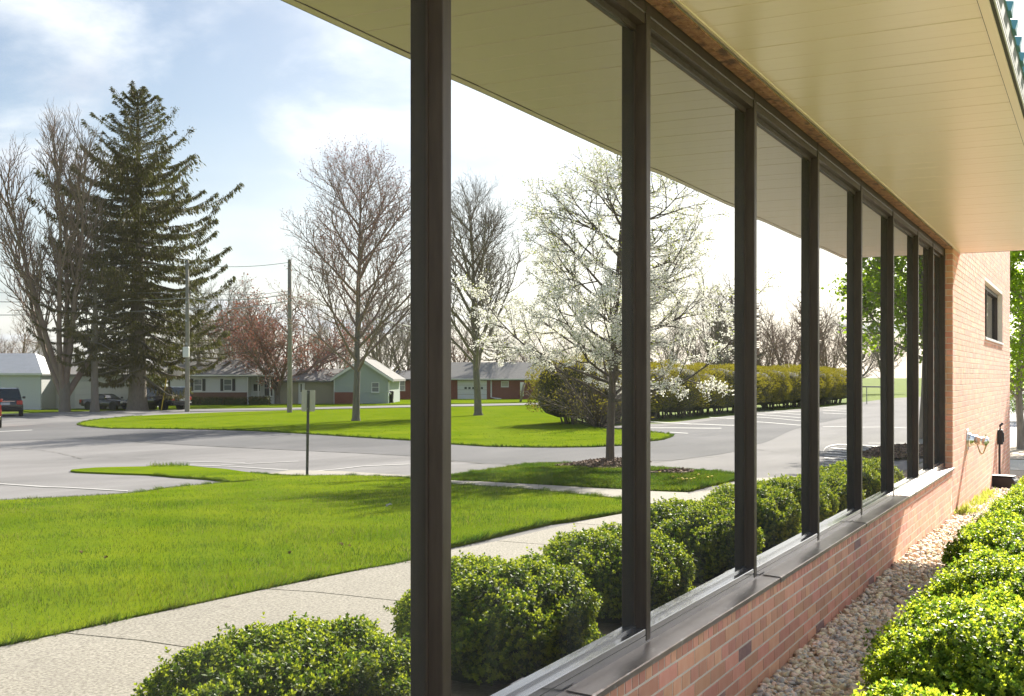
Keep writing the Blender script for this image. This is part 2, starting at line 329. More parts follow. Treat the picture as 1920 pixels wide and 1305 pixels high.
def drape(name, pts, off, mat, parent=None, skirt=0.0):
    bm = bmesh.new(); vs_ = [bm.verts.new((p[0], p[1], 0)) for p in pts]
    f = bm.faces.new(vs_); bm.normal_update()
    if f.normal.z < 0: bmesh.ops.reverse_faces(bm, faces=[f])
    bmesh.ops.triangulate(bm, faces=bm.faces[:])
    for kx in XK[0][1:-1]:
        bmesh.ops.bisect_plane(bm, geom=bm.verts[:] + bm.edges[:] + bm.faces[:], plane_co=(kx, 0, 0), plane_no=(1, 0, 0))
    for ky in YK[0][1:-1]:
        bmesh.ops.bisect_plane(bm, geom=bm.verts[:] + bm.edges[:] + bm.faces[:], plane_co=(0, ky, 0), plane_no=(0, 1, 0))
    for v in bm.verts: v.co.z = tz(v.co.x, v.co.y) + off
    if skirt > 0:
        be = [e for e in bm.edges if e.is_boundary]
        r = bmesh.ops.extrude_edge_only(bm, edges=be)
        for v in [g for g in r['geom'] if isinstance(g, bmesh.types.BMVert)]: v.co.z -= skirt
    me = bpy.data.meshes.new(name); bm.to_mesh(me); bm.free()
    return obj(name, me, mat, parent)
def PX(lst, mirror=True): return [gp(a, b, mirror) for a, b in lst]

# base sheet to the horizon (grass); knots make the gentle fall away from the building
gx = [-2500, -300, 3.2, 16, 66, 400, 2500]; gy = [-2500, -200, 10.5, 22, 400, 2500]
gv = [(x, y, tz(x, y) - 0.03) for y in gy for x in gx]
gf = [(j * len(gx) + i, j * len(gx) + i + 1, (j + 1) * len(gx) + i + 1, (j + 1) * len(gx) + i) for j in range(len(gy) - 1) for i in range(len(gx) - 1)]
me = bpy.data.meshes.new('ground'); me.from_pydata(gv, [], gf)
tag(obj('ground', me, M['far_grass']), kind='structure')

# parking lot and drive (worn, light), darker lane, street, walks
lot_px = [(-420, 830), (-200, 796), (0, 783), (110, 778), (200, 775), (340, 772), (700, 766), (1000, 759), (1100, 800), (1240, 793), (1390, 775), (1510, 765), (1595, 757), (1660, 747), (1760, 741)]
lot_pts = [Vector((60, -60)), Vector((75, 20))] + PX(lot_px)
p_far = lot_pts[-1]
lot_pts = lot_pts[2:] + [Vector((-60, p_far.y + 4)), Vector((-60, 31)), Vector((1.76, 31)), Vector((1.76, 17)), Vector((3.0, 16)), Vector((3.0, -60)), Vector((45, -60))]
lot = drape('parking_lot', lot_pts, 0.0, M['lot']); tag(lot, kind='structure')
dark = [(-420, 812), (0, 826), (150, 822), (340, 834), (500, 842), (775, 855), (900, 868), (1010, 870), (1100, 869), (1260, 862), (1400, 840), (1500, 800), (1590, 780), (1590, 768), (1500, 772), (1390, 780), (1240, 798), (1100, 808), (800, 800), (400, 792), (150, 790), (0, 800)]
drape('asphalt_lane', smooth_poly(PX(dark), 2.0), 0.005, M['lot_dark'], lot)
st = [(-420, 826), (-100, 789), (110, 779), (340, 771.5), (540, 768), (780, 763), (1030, 757.5), (1200, 752), (1200, 749.5), (1030, 754), (780, 759.5), (540, 764.5), (340, 767), (110, 772.5), (-100, 780), (-420, 800)]
tag(drape('street', PX(st), 0.012, M['lot']), kind='structure')

# painted lines on the lot (photo positions laid back on the pavement)
def line_px(pts, wpx):
    up = [gp(a, b - wpx / 2) for a, b in pts]; dn = [gp(a, b + wpx / 2) for a, b in pts]
    return up + dn[::-1]
LINES = [([(0, 907), (120, 914), (240, 921)], 2.6), ([(350, 865.5), (460, 868)], 1.4), ([(345, 872), (440, 875), (540, 881)], 1.8), ([(415, 872), (560, 865)], 1.4),
         ([(580, 884), (680, 874), (775, 870)], 1.8), ([(0, 809), (62, 806)], 1.8), ([(850, 893), (940, 880), (1010, 871)], 2.4),
         ([(1165, 800), (1262, 801), (1352, 801.5)], 1.7), ([(1228, 790), (1320, 794), (1388, 797)], 1.6), ([(1255, 809), (1290, 811)], 1.6),
         ([(1330, 781), (1388, 784)], 1.2), ([(1424, 771), (1460, 773), (1508, 777)], 1.1), ([(1424, 776), (1460, 779), (1508, 783)], 1.1), ([(1424, 781), (1460, 784), (1500, 788)], 1.1),
         ([(1424, 768), (1508, 771.5)], 0.9), ([(1424, 790), (1508, 797)], 1.3), ([(1544, 763), (1590, 765)], 0.9), ([(1544, 768), (1590, 771)], 0.9), ([(1544, 773), (1590, 776)], 0.9),
         ([(1544, 799), (1655, 800), (1700, 802)], 1.3), ([(1628, 830), (1700, 831)], 1.6), ([(1345, 895), (1420, 875), (1500, 866)], 0)]
for pts, wd in LINES:
    if wd > 0: drape('painted_line', line_px(pts, wd * 0.58), 0.010, M['paint'], lot)
# tar seams and cracks in the paving
def crack(pts, wm, seed):
    q = smooth_poly([gp(*p) for p in pts], 0.25, False, 0.04, seed); n = len(q); up, dn = [], []
    for i, p in enumerate(q):
        t = (q[min(i + 1, n - 1)] - q[max(i - 1, 0)]).normalized(); o_ = Vector((-t.y, t.x)) * wm * (0.6 + 0.4 * math.sin(i * 1.7)); up.append(p + o_); dn.append(p - o_)
    drape('tar_seam', up + dn[::-1], 0.012, M['joint'], lot)
for k, (pts, wm) in enumerate([([(150, 823), (340, 833.5), (500, 841.5), (640, 848), (775, 855)], .03), ([(850, 864), (900, 868), (960, 870.5), (1008, 870)], .035), ([(0, 838), (90, 846), (160, 862)], .02), ([(200, 858), (330, 862), (480, 859)], .018), ([(1232, 866), (1300, 858), (1385, 853)], .02), ([(1424, 842), (1460, 846), (1508, 843)], .02), ([(1230, 838), (1290, 831), (1380, 826)], .018), ([(540, 830), (620, 834), (700, 829)], .02)]):
    crack(pts, wm, k)
# hatched no-parking zone by the mulch bed
for k in range(11):
    y0 = 838.5 + k * 4.6 + 0.03 * k * k
    drape('painted_line', line_px([(1546 + max(0, 12 - 4 * k), y0), (1600, y0 + 3.4), (1668, y0 + 7.5)], 1.9), 0.010, M['paint'], lot)
arc = [(1544, 846), (1548, 839), (1556, 835), (1570, 832.5), (1600, 833), (1640, 836), (1700, 839)]
drape('painted_line', line_px(arc, 2.2), 0.013, M['paint'], lot)

# concrete walk along the building, one slab each, and the crossing walk
walk = tag(empty('sidewalk'), kind='structure')
edge = [(3.95, -30.0), (3.95, 3.2), (3.80, 4.69), (3.62, 6.3), (3.40, 7.65), (3.24, 9.03), (3.14, 10.47), (3.10, 11.9), (3.10, 13.4), (3.10, 14.9), (3.10, 16.4)]
def ex(y): return float(np.interp(y, [e[1] for e in edge], [e[0] for e in edge]))
cuts = [-8.7, -7.2, -5.7, -4.2, -2.7, -1.2, 0.3, 1.75, 3.2, 4.69, 6.3, 7.65, 9.03, 10.47, 11.9, 13.4, 14.9, 16.4]
drape('joint_bed', [(1.77, -8.7), (1.77, 16.4), (3.08, 16.4)] + [(e[0] - 0.02, e[1]) for e in edge[::-1][1:-1]] + [(3.93, -8.7)], 0.012, M['joint'], walk)
for a, b in zip(cuts[:-1], cuts[1:]):
    g = 0.009
    drape('slab', [(1.76, a + g), (ex(a), a + g), (ex((a + b) / 2), (a + b) / 2), (ex(b), b - g), (1.76, b - g)], 0.034, M['walk'], walk, 0.034)
# crossing walk, from the lot to the building walk, in slabs
cu = [(738, 895), (800, 898.5), (850, 902.5), (930, 907.5), (1010, 912), (1090, 917), (1175, 922), (1290, 927)]
cl_ = [(738, 897), (800, 903), (850, 910), (930, 916), (1010, 922.5), (1090, 930), (1175, 939), (1290, 962)]
for i in range(len(cu) - 1):
    a, b, c, d = gp(*cu[i]), gp(*cu[i + 1]), gp(*cl_[i + 1]), gp(*cl_[i])
    m = (a + b + c + d) / 4
    drape('slab', [m + (p - m) * 0.992 for p in (a, b, c, d)], 0.036, M['walk'], walk, 0.036)
# apron where walk and lot meet
drape('apron', PX([(1180, 941), (1290, 927), (1352, 912), (1400, 897), (1500, 893), (1560, 900), (1560, 950), (1390, 968), (1230, 985)]), 0.014, M['walk'], walk)
# light concrete corner by the sign
drape('apron', PX([(500, 889), (545, 882), (640, 884), (775, 893), (850, 901), (850, 904), (738, 897), (600, 893)]), 0.016, M['walk'], walk)

# lawns
def lawn(name, px, label, seed, jit=0.03, real_tail=None, off=0.040):
    pts = PX(px) + (real_tail or [])
    sp = smooth_poly(pts, 0.35, True, jit, seed)
    o = drape(name, sp, off, M['grass_sheet'], None, off + 0.03); tag(o, kind='structure'); return o, sp
near_px = [(520, 1105), (775, 1055), (850, 1029), (1000, 991), (1110, 972), (1172, 963), (1172, 943), (1090, 932), (1000, 923), (930, 917), (850, 911), (790, 903), (740, 897.5), (640, 894), (540, 895), (480, 890), (440, 884), (390, 879), (330, 874.5), (270, 877), (180, 879), (132, 885), (200, 889), (300, 893), (430, 906), (330, 917), (240, 929), (0, 943), (-250, 960)]
near_lawn, near_sp = lawn('near_lawn', near_px, '', 3, 0.03, [Vector((14, -4)), Vector((14, -12)), Vector((3.97, -12)), Vector((3.97, 0)), Vector((3.96, 3.2)), Vector((3.82, 4.69))])
isl_px = [(852, 903), (852, 895), (940, 881), (1010, 871), (1100, 872), (1180, 875), (1260, 880), (1330, 886), (1378, 894), (1360, 905), (1320, 914), (1280, 923), (1230, 922), (1175, 920), (1050, 913), (930, 906)]
isl_lawn, isl_sp = lawn('tree_island_lawn', isl_px, '', 4, 0.02)
mid_px = [(150, 794), (200, 803), (330, 804.5), (480, 808.5), (640, 818), (775, 827), (850, 832.5), (1000, 838.5), (1110, 838), (1190, 833), (1262, 817), (1230, 811), (1170, 806), (1110, 802.5), (1085, 792), (1060, 775), (1034, 759.5), (850, 763.5), (540, 770), (400, 774), (250, 781)]
mid_lawn, mid_sp = lawn('mid_lawn', mid_px, '', 5, 0.05)
far_px = [(60, 772), (110, 771.5), (340, 765.5), (540, 762.5), (780, 757.5), (1030, 752.5), (1100, 748), (700, 748), (340, 757), (60, 765)]
far_lawn, _ = lawn('front_yard_lawn', far_px, '', 6, 0.05, None, 0.02)

def unit(a): return a / (np.linalg.norm(a, axis=-1, keepdims=True) + 1e-9)
def in_poly(xy, poly):
    x, y = xy[:, 0], xy[:, 1]; ins = np.zeros(len(xy), bool); n = len(poly)
    px = np.array([p[0] for p in poly]); py = np.array([p[1] for p in poly])
    for i in range(n):
        j = (i - 1) % n
        c = ((py[i] > y) != (py[j] > y)) & (x < (px[j] - px[i]) * (y - py[i]) / (py[j] - py[i] + 1e-12) + px[i]); ins ^= c
    return ins
def tzv(x, y): return np.interp(x, *XK) + np.interp(y, *YK)
def blades(name, poly, n, off, hmin, hmax, wmin, wmax, parent, dens=None, seed=1, spread=0.035):
    r = np.random.default_rng(seed); xs = [p[0] for p in poly]; ys = [p[1] for p in poly]
    xy = np.column_stack([r.uniform(min(xs), max(xs), n), r.uniform(min(ys), max(ys), n)])
    xy = xy[in_poly(xy, poly)]; xy = xy + r.normal(0, spread, xy.shape)
    if dens is not None: xy = xy[r.uniform(0, 1, len(xy)) < dens(xy)]
    n = len(xy); z = tzv(xy[:, 0], xy[:, 1]) + off - 0.01
    patch = 0.75 + 0.5 * np.sin(xy[:, 0] * 1.7 + 3 * np.sin(xy[:, 1] * 0.9)) * np.sin(xy[:, 1] * 2.1 + xy[:, 0]) * 0.5 + r.normal(0, 0.12, n)
    h = r.uniform(hmin, hmax, n) * np.clip(patch, 0.5, 1.4); wd = r.uniform(wmin, wmax, n); a = r.uniform(0, 2 * np.pi, n); le = r.uniform(0.1, 0.75, n) * h; la = r.uniform(0, 2 * np.pi, n)
    b = np.column_stack([xy, z]); dx = np.column_stack([np.cos(a), np.sin(a), np.zeros(n)]) * wd[:, None] * 0.5
    tip = b + np.column_stack([np.cos(la) * le, np.sin(la) * le, h])
    Vt = np.stack([b - dx, b + dx, tip], 1).reshape(-1, 3); F = np.arange(3 * n).reshape(-1, 3)
    o = obj(name, np_mesh(name, Vt, [F]), M['grass_blade'], parent); o['kind'] = 'stuff'; return o
def dist_d(xy): # distance along the folded sight line
    d = np.hypot(xy[:, 0] + CAMX, xy[:, 1]); return d
blades('grass_blades', near_sp, 1150000, 0.040, 0.025, 0.070, 0.003, 0.007, near_lawn, lambda q: np.clip(1.0 - (dist_d(q) - 8) / 16, 0.18, 1) * (q[:, 1] > 1.5) * (dist_d(q) < 26), 11)
blades('grass_blades', isl_sp, 110000, 0.040, 0.04, 0.08, 0.008, 0.014, isl_lawn, None, 12)
blades('grass_blades', mid_sp, 160000, 0.035, 0.025, 0.055, 0.02, 0.04, mid_lawn, lambda q: np.clip(1.3 - dist_d(q) / 60, 0.08, 1), 13)
# straw and clippings among the blades, and a ragged fringe along the cut edges
M['straw'] = pm('straw', (0.34, 0.29, 0.13), (0.24, 0.22, 0.10), scale=1.2, rough=0.8, rand=0.3, translucent=0.3)
ob = blades('dry_grass_blades', near_sp, 90000, 0.045, 0.02, 0.06, 0.004, 0.008, near_lawn, lambda q: np.clip(0.35 + 0.65 * np.sin(q[:, 0] * 0.9 + 1.3 * np.sin(q[:, 1] * 0.7)) * np.sin(q[:, 1] * 1.1), 0.1, 1) * (dist_d(q) < 24), 31); ob.data.materials.clear(); ob.data.materials.append(M['straw'])
def fringe(sp, parent, per_m, hmin, hmax, wd, seed, maxd=26):
    r = np.random.default_rng(seed); P = np.array([[p[0], p[1]] for p in sp]); Q = np.roll(P, -1, 0); L_ = np.linalg.norm(Q - P, axis=1); m = (L_ * per_m).astype(int)
    i = np.repeat(np.arange(len(P)), m); t = r.uniform(0, 1, len(i))[:, None]; xy = P[i] * (1 - t) + Q[i] * t
    clump = 0.35 + 0.65 * np.clip(np.sin(xy[:, 0] * 7 + 2 * np.sin(xy[:, 1] * 5)) + 0.4 * np.sin(xy[:, 1] * 13), 0, 1)
    k = (np.hypot(xy[:, 0] + CAMX, xy[:, 1]) < maxd) & (r.uniform(0, 1, len(xy)) < 0.5 + 0.5 * clump); xy = xy[k]; clump = clump[k]; i = i[k]; n = len(xy)
    e = unit(Q - P)[i]; c = P.mean(0); nrm = np.column_stack([-e[:, 1], e[:, 0]]); area = np.sum(P[:, 0] * Q[:, 1] - Q[:, 0] * P[:, 1]); nrm = -nrm if area > 0 else nrm
    xy = xy + nrm * (r.normal(-0.01, 0.022, n) * clump)[:, None]; z = tzv(xy[:, 0], xy[:, 1]) + 0.025; h = r.uniform(hmin, hmax, n) * (0.5 + clump * 0.7); ou = r.uniform(-0.2, 1.1, n) * h; a = r.uniform(0, 6.28, n)
    b = np.column_stack([xy, z]); dx = np.column_stack([np.cos(a), np.sin(a), np.zeros(n)]) * wd * r.uniform(0.6, 1.2, (n, 1)) * 0.5; tip = b + np.column_stack([nrm * ou[:, None] + r.normal(0, 0.012, (n, 2)), h])
    o = obj('edge_grass', np_mesh('edge_grass', np.stack([b - dx, b + dx, tip], 1).reshape(-1, 3), [np.arange(3 * n).reshape(-1, 3)]), M['grass_blade'], parent); o['kind'] = 'stuff'
fringe(near_sp, near_lawn, 700, 0.03, 0.075, 0.007, 41); fringe(isl_sp, isl_lawn, 450, 0.04, 0.08, 0.011, 42, 40); fringe(mid_sp, mid_lawn, 120, 0.05, 0.10, 0.03, 43, 75)
# taller unmown tuft on the tip of the lawn finger
tp = gp(315, 876)
tuft = [Vector((tp.x + 0.5 * math.cos(t), tp.y + 0.5 * math.sin(t))) for t in np.linspace(0, 6.0, 12)]
blades('tall_grass_blades', tuft, 500, 0.03, 0.06, 0.17, 0.01, 0.016, near_lawn, None, 14)
# dandelions in the island lawn
def dandelion(p, k):
    mb = MB(); mb.tube([p, p + Vector((0, 0, 0.07))], 0.004, 4)
    o = empty('dandelion', p); s = MB(); s.tube([(0, 0, 0), (0.005, 0, 0.09)], 0.004, 4).build('stem', M['weed'], o)
    h = MB(); h.tube([(0.005, 0, 0.088), (0.005, 0, 0.10), (0.005, 0, 0.106)], [0.012, 0.026, 0.014], 8).build('flower', M['dandelion'], o, True)
    return tag(o, 'small yellow dandelion flowering in the grass of the tree island', 'flower', 'dandelions in the tree island lawn')
for k, (a, b) in enumerate([(1272, 914), (1281, 915.5), (1288, 914.5), (1296, 915), (1302, 913), (1328, 911), (1262, 909), (1310, 905), (1240, 899), (1180, 914), (1335, 909), (1279, 913)]):
    q = gp(a, b); q.z += 0.05; dandelion(q, k)
# dry leaves lying on the near lawn
for k, (a, b, s) in enumerate([(727, 963, 0.045), (199, 1069, 0.028), (152, 1058, 0.022), (640, 1043, 0.022), (655, 1047, 0.018), (543, 1060, 0.02)]):
    q = gp(a, b); q.z += 0.11
    mb = MB(); n = 10
    ring = [(s * (0.7 + 0.45 * (i % 2)) * math.cos(2 * math.pi * i / n), s * 0.6 * (0.7 + 0.45 * (i % 2)) * math.sin(2 * math.pi * i / n), 0.012 * math.sin(i * 2.1)) for i in range(n)]
    mb.add(ring + [(0, 0, 0.012)], [(i, (i + 1) % n, n) for i in range(n)])
    o = mb.build('fallen_leaf', M['leaf_litter'] if k else M['paint']); o.location = q; o.rotation_euler = (0.5, 0.3, k)
    tag(o, ['pale curled leaf lying on the lawn beside the first mullion', 'dry brown leaf lying in the left of the lawn', 'dry leaf scrap furthest left on the near lawn', 'dry leaf scrap near the walk edge below the sign', 'small dry leaf beside another near the walk edge', 'brown leaf scrap on the lawn left of the sign post'][k], 'leaf')

# mulch under the flowering tree: bed with chips, and the bed beside the hatched zone
def chips(name, c, rx, ry, n, seed, parent=None, label=None, hump=0.08, sz=0.05):
    r = np.random.default_rng(seed); t = r.uniform(0, 2 * np.pi, n); q = np.sqrt(r.uniform(0, 1, n)) * (1 + 0.25 * np.sin(3 * t + seed))
    x = c.x + rx * q * np.cos(t); y = c.y + ry * q * np.sin(t); z = tzv(x, y) + 0.055 + hump * np.clip(1 - q * q, 0, 1)
    a = r.normal(0, 1, (n, 3)); a[:, 2] *= 0.5; a /= np.linalg.norm(a, axis=1)[:, None]; b = np.cross(a, r.normal(0, 1, (n, 3))); b /= np.linalg.norm(b, axis=1)[:, None]
    a *= r.uniform(0.5, 1.2, n)[:, None] * sz; b *= r.uniform(0.2, 0.45, n)[:, None] * sz; cc = np.cross(a, b); cc *= 0.25 * sz / (np.linalg.norm(cc, axis=1)[:, None] + 1e-9)
    P = np.column_stack([x, y, z]); Vt = np.stack([P - a - b, P + a - b, P + a + b, P - a + b, P + cc * 2], 1).reshape(-1, 3)
    i = np.arange(n) * 5; F = np.concatenate([np.stack([i + u, i + v, i + 4], 1) for u, v in ((0, 1), (1, 2), (2, 3), (3, 0))])
    o = obj(name, np_mesh(name, Vt, [F]), M['mulch'], parent); o['kind'] = 'stuff'
    if label: tag(o, label, 'mulch')
    return o
def mulch_bed(c, rx, ry, seed, hump, label, n, sz):
    ring = [Vector((c.x + rx * (1 + 0.2 * math.sin(3 * t + seed)) * math.cos(t), c.y + ry * (1 + 0.2 * math.sin(3 * t + seed)) * math.sin(t))) for t in np.linspace(0, 2 * math.pi, 30)[:-1]]
    b = drape('mulch_bed', ring, 0.068, M['mulch']); tag(b, kind='structure')
    chips('bark_chips', c, rx, ry, n, seed, b, None, hump, sz)
PEAR, PEARF = G(1142, 874)
mulch_bed(Vector((PEAR.x, PEAR.y)), 0.95, 1.25, 2, 0.10, '', 2600, 0.045)
q = gp(1268, 888); mulch_bed(q, 0.35, 0.6, 3, 0.03, '', 400, 0.05)
q = gp(1698, 850); mulch_bed(q, 1.0, 2.6, 5, 0.10, '', 2400, 0.055)

# ------------------------------------------------------------------ the building
BX = 0.134; SOF = 2.985; SOFX = 1.22; YEND = 14.41; JAMB = 13.64; FAREND = 22.9; SILLB = 0.462; RZ0, RZ1 = 0.492, 0.545; TZ0, TZ1 = 2.857, 2.975
bld = empty('office_building', (0, 10, 0)); tag(bld, 'long red brick office with mirrored windows under a deep beige soffit', 'building')
def B(mb, name, mat, parent=bld, smooth=False):
    o = mb.build(name, mat, parent, smooth)
    if parent is bld: o.location = (0, -10, 0)
    return o
muls = [-3.515, -1.99, -0.466, 1.06, 2.584, 4.11, 5.65, 7.11, 8.555, 10.013, 11.5, 12.62]
# body behind the glass
mb = MB(); mb.box(-9, -0.06, -6, FAREND - 0.1, -0.8, 3.05); B(mb, 'inner_shell', M['interior'])
# panes: each a slightly bowed, slightly wavy sheet of mirror glass
for i, (a, b) in enumerate(zip(muls, muls[1:] + [JAMB - 0.02])):
    rr = random.Random(40 + i); n = 28; ya, yb, za, zb = a + 0.012, b + 0.036, RZ1 - 0.03, TZ0 + 0.03
    bow = [0, 0, 0, 0.0004, 0.0008, 0.0017, 0.0020, 0.0024, 0.0026, 0.0020, 0.0010, 0.0008][i]
    amp = [0, 0, 0, .00001, .00002, .00004, .00004, .00005, .00006, .00006, .00006, .00006][i]
    vs_ = []
    for jz in range(n + 1):
        for jy in range(n + 1):
            u = jy / n; v = jz / n
            d = bow * (1 - abs(2 * u - 1) ** 7) * (4 * v * (1 - v)) + amp * (math.sin(v * 19 + 2.1 * u + i) + 0.7 * math.sin(v * 31 + i * 2.2 - 3 * u))
            vs_.append((-d, ya + (yb - ya) * u, za + (zb - za) * v))
    b0 = len(vs_)
    fs = [(jz * (n + 1) + jy, jz * (n + 1) + jy + 1, (jz + 1) * (n + 1) + jy + 1, (jz + 1) * (n + 1) + jy) for jz in range(n) for jy in range(n)]
    me = bpy.data.meshes.new('glass_pane'); me.from_pydata(vs_, [], fs)
    o = obj('glass_pane', me, M['mirror_glass'], bld, True); o.location = (0, -10, 0)
# mullions: slender bronze fins with a glazing bead at the glass
mb = MB(); mb.box(-0.03, 0.0515, 0, 0.046, 0.497, TZ1 - 0.002, 0.0025); mb.box(-0.03, 0.007, -0.003, 0.049, RZ1 - 0.001, TZ0 + 0.01)
mul_me = mb.mesh('mullion')
for y in muls:
    o = obj('mullion', mul_me, M['bronze'], bld); o.location = (0, y - 10, 0)
mb = MB(); mb.box(-0.03, 0.055, JAMB - 0.045, JAMB - 0.001, 0.497, TZ1 - 0.002, 0.0025); B(mb, 'end_jamb', M['bronze'])
# bottom rail in profile, with a groove, and the top rail
mb = MB(); mb.prism([(-0.05, RZ0 - 0.02), (0.049, RZ0 - 0.02), (0.049, RZ0 + 0.026), (0.0465, RZ0 + 0.027), (0.0465, RZ0 + 0.030), (0.049, RZ0 + 0.031), (0.049, RZ1 - 0.003), (0.047, RZ1), (0.010, RZ1 + 0.001), (0.010, RZ1 + 0.010), (-0.05, RZ1 + 0.010)], 'y', -5.9, JAMB - 0.002); B(mb, 'bottom_rail', M['rail'])
mb = MB(); mb.prism([(-0.05, TZ0), (0.010, TZ0), (0.010, TZ0 + 0.022), (0.045, TZ0 + 0.024), (0.045, TZ0 + 0.062), (0.0488, TZ0 + 0.066), (0.0488, TZ1), (-0.05, TZ1)], 'y', -5.9, JAMB - 0.002); B(mb, 'top_rail', M['bronze'])
# rusty lintel between rail and soffit
mb = MB(); mb.box(0.0545, BX - 0.02, -5.9, JAMB + 0.002, TZ1 - 0.012, TZ1 + 0.05); mb.box(BX - 0.034, BX + 0.004, -5.9, JAMB + 0.002, TZ1 - 0.022, TZ1 - 0.0125); B(mb, 'lintel', M['rust'])
mb = MB(); mb.box(-0.05, BX - 0.018, -5.9, JAMB - 0.003, TZ1 + 0.001, 3.12); B(mb, 'header', M['mortar'])
# sill flashing in lengths with lapped joint covers
js = [-6.0, -3.8, -1.4, 1.0, 3.40, 5.83, 8.24, 10.66, JAMB + 0.06]
for a, b in zip(js[:-1], js[1:]):
    mb = MB(); mb.prism([(0.047, RZ0 - 0.001), (0.146, RZ0 - 0.006), (0.150, RZ0 - 0.009), (0.150, SILLB + 0.001), (0.146, SILLB + 0.001), (0.146, RZ0 - 0.012), (0.047, RZ0 - 0.007)], 'y', a + 0.002, b - 0.002); B(mb, 'sill_flashing', M['sill'])
for a in js[1:-1]:
    mb = MB(); mb.prism([(0.056, RZ0 + 0.0035), (0.147, RZ0 - 0.0015), (0.1535, RZ0 - 0.007), (0.1535, SILLB - 0.002), (0.1505, SILLB - 0.002), (0.1505, RZ0 - 0.006), (0.146, RZ0 - 0.0045), (0.056, RZ0 + 0.0005)], 'y', a - 0.045, a + 0.045); B(mb, 'joint_cover', M['sill'])
# brickwork
HC = 0.0677; LB = 0.2132; PR = 0.1315
basew = empty('base_wall', (0, -10, 0), 0, bld); farw = empty('far_wall', (0, -10, 0), 0, bld)
MB().box(-0.055, PR, -6, JAMB, -0.6, SILLB - 0.003).build('mortar', M['mortar'], basew)
wy0, wy1, wz0, wz1 = 17.7, 21.1, 2.09, 2.92; TOP = 4.7
FPR = BX - 0.0022
mb = MB(); mb.box(-0.3, FPR, JAMB + 0.006, wy0, -0.9, TOP); mb.box(-0.3, FPR, wy1, FAREND - 0.006, -0.9, TOP); mb.box(-0.3, FPR, wy0 + .0005, wy1 - .0005, -0.9, wz0); mb.box(-0.3, FPR, wy0 + .0005, wy1 - .0005, wz1, TOP)
mb.build('mortar', M['mortar'], farw)
def brick_me(name, ly, lz):
    g = 0.0105; y1 = ly - g; z1 = lz - g; c = 0.0008; x0 = PR - 0.01; x1 = BX
    vs_ = [(x0, 0, 0), (x0, y1, 0), (x0, y1, z1), (x0, 0, z1), (x1 - c, 0, 0), (x1 - c, y1, 0), (x1 - c, y1, z1), (x1 - c, 0, z1), (x1, c, c), (x1, y1 - c, c), (x1, y1 - c, z1 - c), (x1, c, z1 - c)]
    fs = [(8, 9, 10, 11)] + [(i, (i + 1) % 4, 4 + (i + 1) % 4, 4 + i) for i in range(4)] + [(4 + i, 4 + (i + 1) % 4, 8 + (i + 1) % 4, 8 + i) for i in range(4)]
    m = bpy.data.meshes.new(name); m.from_pydata(vs_, [], fs); m.materials.append(M['brick']); return m, np.array(vs_), fs
KIND = {'s': brick_me('brick_stretcher', LB, HC), 'h': brick_me('brick_header', LB / 2, HC), 'r': brick_me('brick_rowlock', HC, 0.061)}
dark_me = {}
for k in 'sh':
    m = KIND[k][0].copy(); m.materials.clear(); m.materials.append(M['brick_dark']); dark_me[k] = m
bl = []   # (kind, y, z, parentname)
y = -6.0
while y < JAMB - HC: bl.append(('r', y, SILLB - 0.058)); y += HC
for c in range(7):
    z = SILLB - 0.058 - HC * (c + 1); k = 'h' if c == 1 else 's'; Lk = LB / 2 if k == 'h' else LB
    y = -6.0 + (0.5 * LB if c % 2 else 0.0) * (1 if k == 's' else 0.5)
    while y < JAMB - 0.03:
        if y + Lk < JAMB: bl.append((k, y, z))
        y += Lk
vis = sorted([b for b in bl if b[1] > 2.9 and b[2] > -0.07], key=lambda b: b[1])
single = vis[:300]; ss = set(single); rest = [b for b in bl if b not in ss]
rb = random.Random(5)
for b in single:
    me_ = KIND[b[0]][0]
    if b[0] in dark_me and rb.random() < 0.03: me_ = dark_me[b[0]]
    o = obj('brick', me_, None, basew); o.location = (rb.uniform(-0.0005, 0.0005), b[1] + 0.005, b[2] + 0.005)
def brick_stuff(name, lst, parent):
    Vt = []; Q = []; n0 = 0
    for k, y, z, *ln in lst:
        v = KIND[k][1].copy()
        if ln: v[:, 1] *= (ln[0] - 0.0095) / ((LB if k == 's' else LB / 2) - 0.0095)
        Vt.append(v + np.array([rb.uniform(-0.0005, 0.0005), y + 0.005, z + 0.005])); Q += [tuple(i + n0 for i in f) for f in KIND[k][2]]; n0 += len(v)
    o = obj(name, np_mesh(name, np.concatenate(Vt), [np.array(Q)]), M['brick'], parent); o.data.shade_flat(); o['kind'] = 'stuff'; return o
brick_stuff('distant_bricks', rest, basew)
fl = []
for c in range(-14, 64):
    z = SILLB - 0.058 + HC * c; k = 'h' if c % 6 == 4 else 's'; Lk = LB / 2 if k == 'h' else LB
    y = JAMB + 0.004 - (LB / 2 if c % 2 else 0)
    if z + HC > TOP: break
    while y < FAREND:
        a = max(y, JAMB + 0.004); b = min(y + Lk, FAREND)
        segs = [(a, b)]
        if z + HC > wz0 + 0.01 and z < wz1 - 0.01:
            segs = [(a, min(b, wy0))] if a < wy0 else []
            if b > wy1: segs.append((max(a, wy1), b))
        for (p, q_) in segs:
            if q_ - p > 0.03: fl.append((k, p, z, q_ - p))
        y += Lk
brick_stuff('distant_bricks', fl, farw)
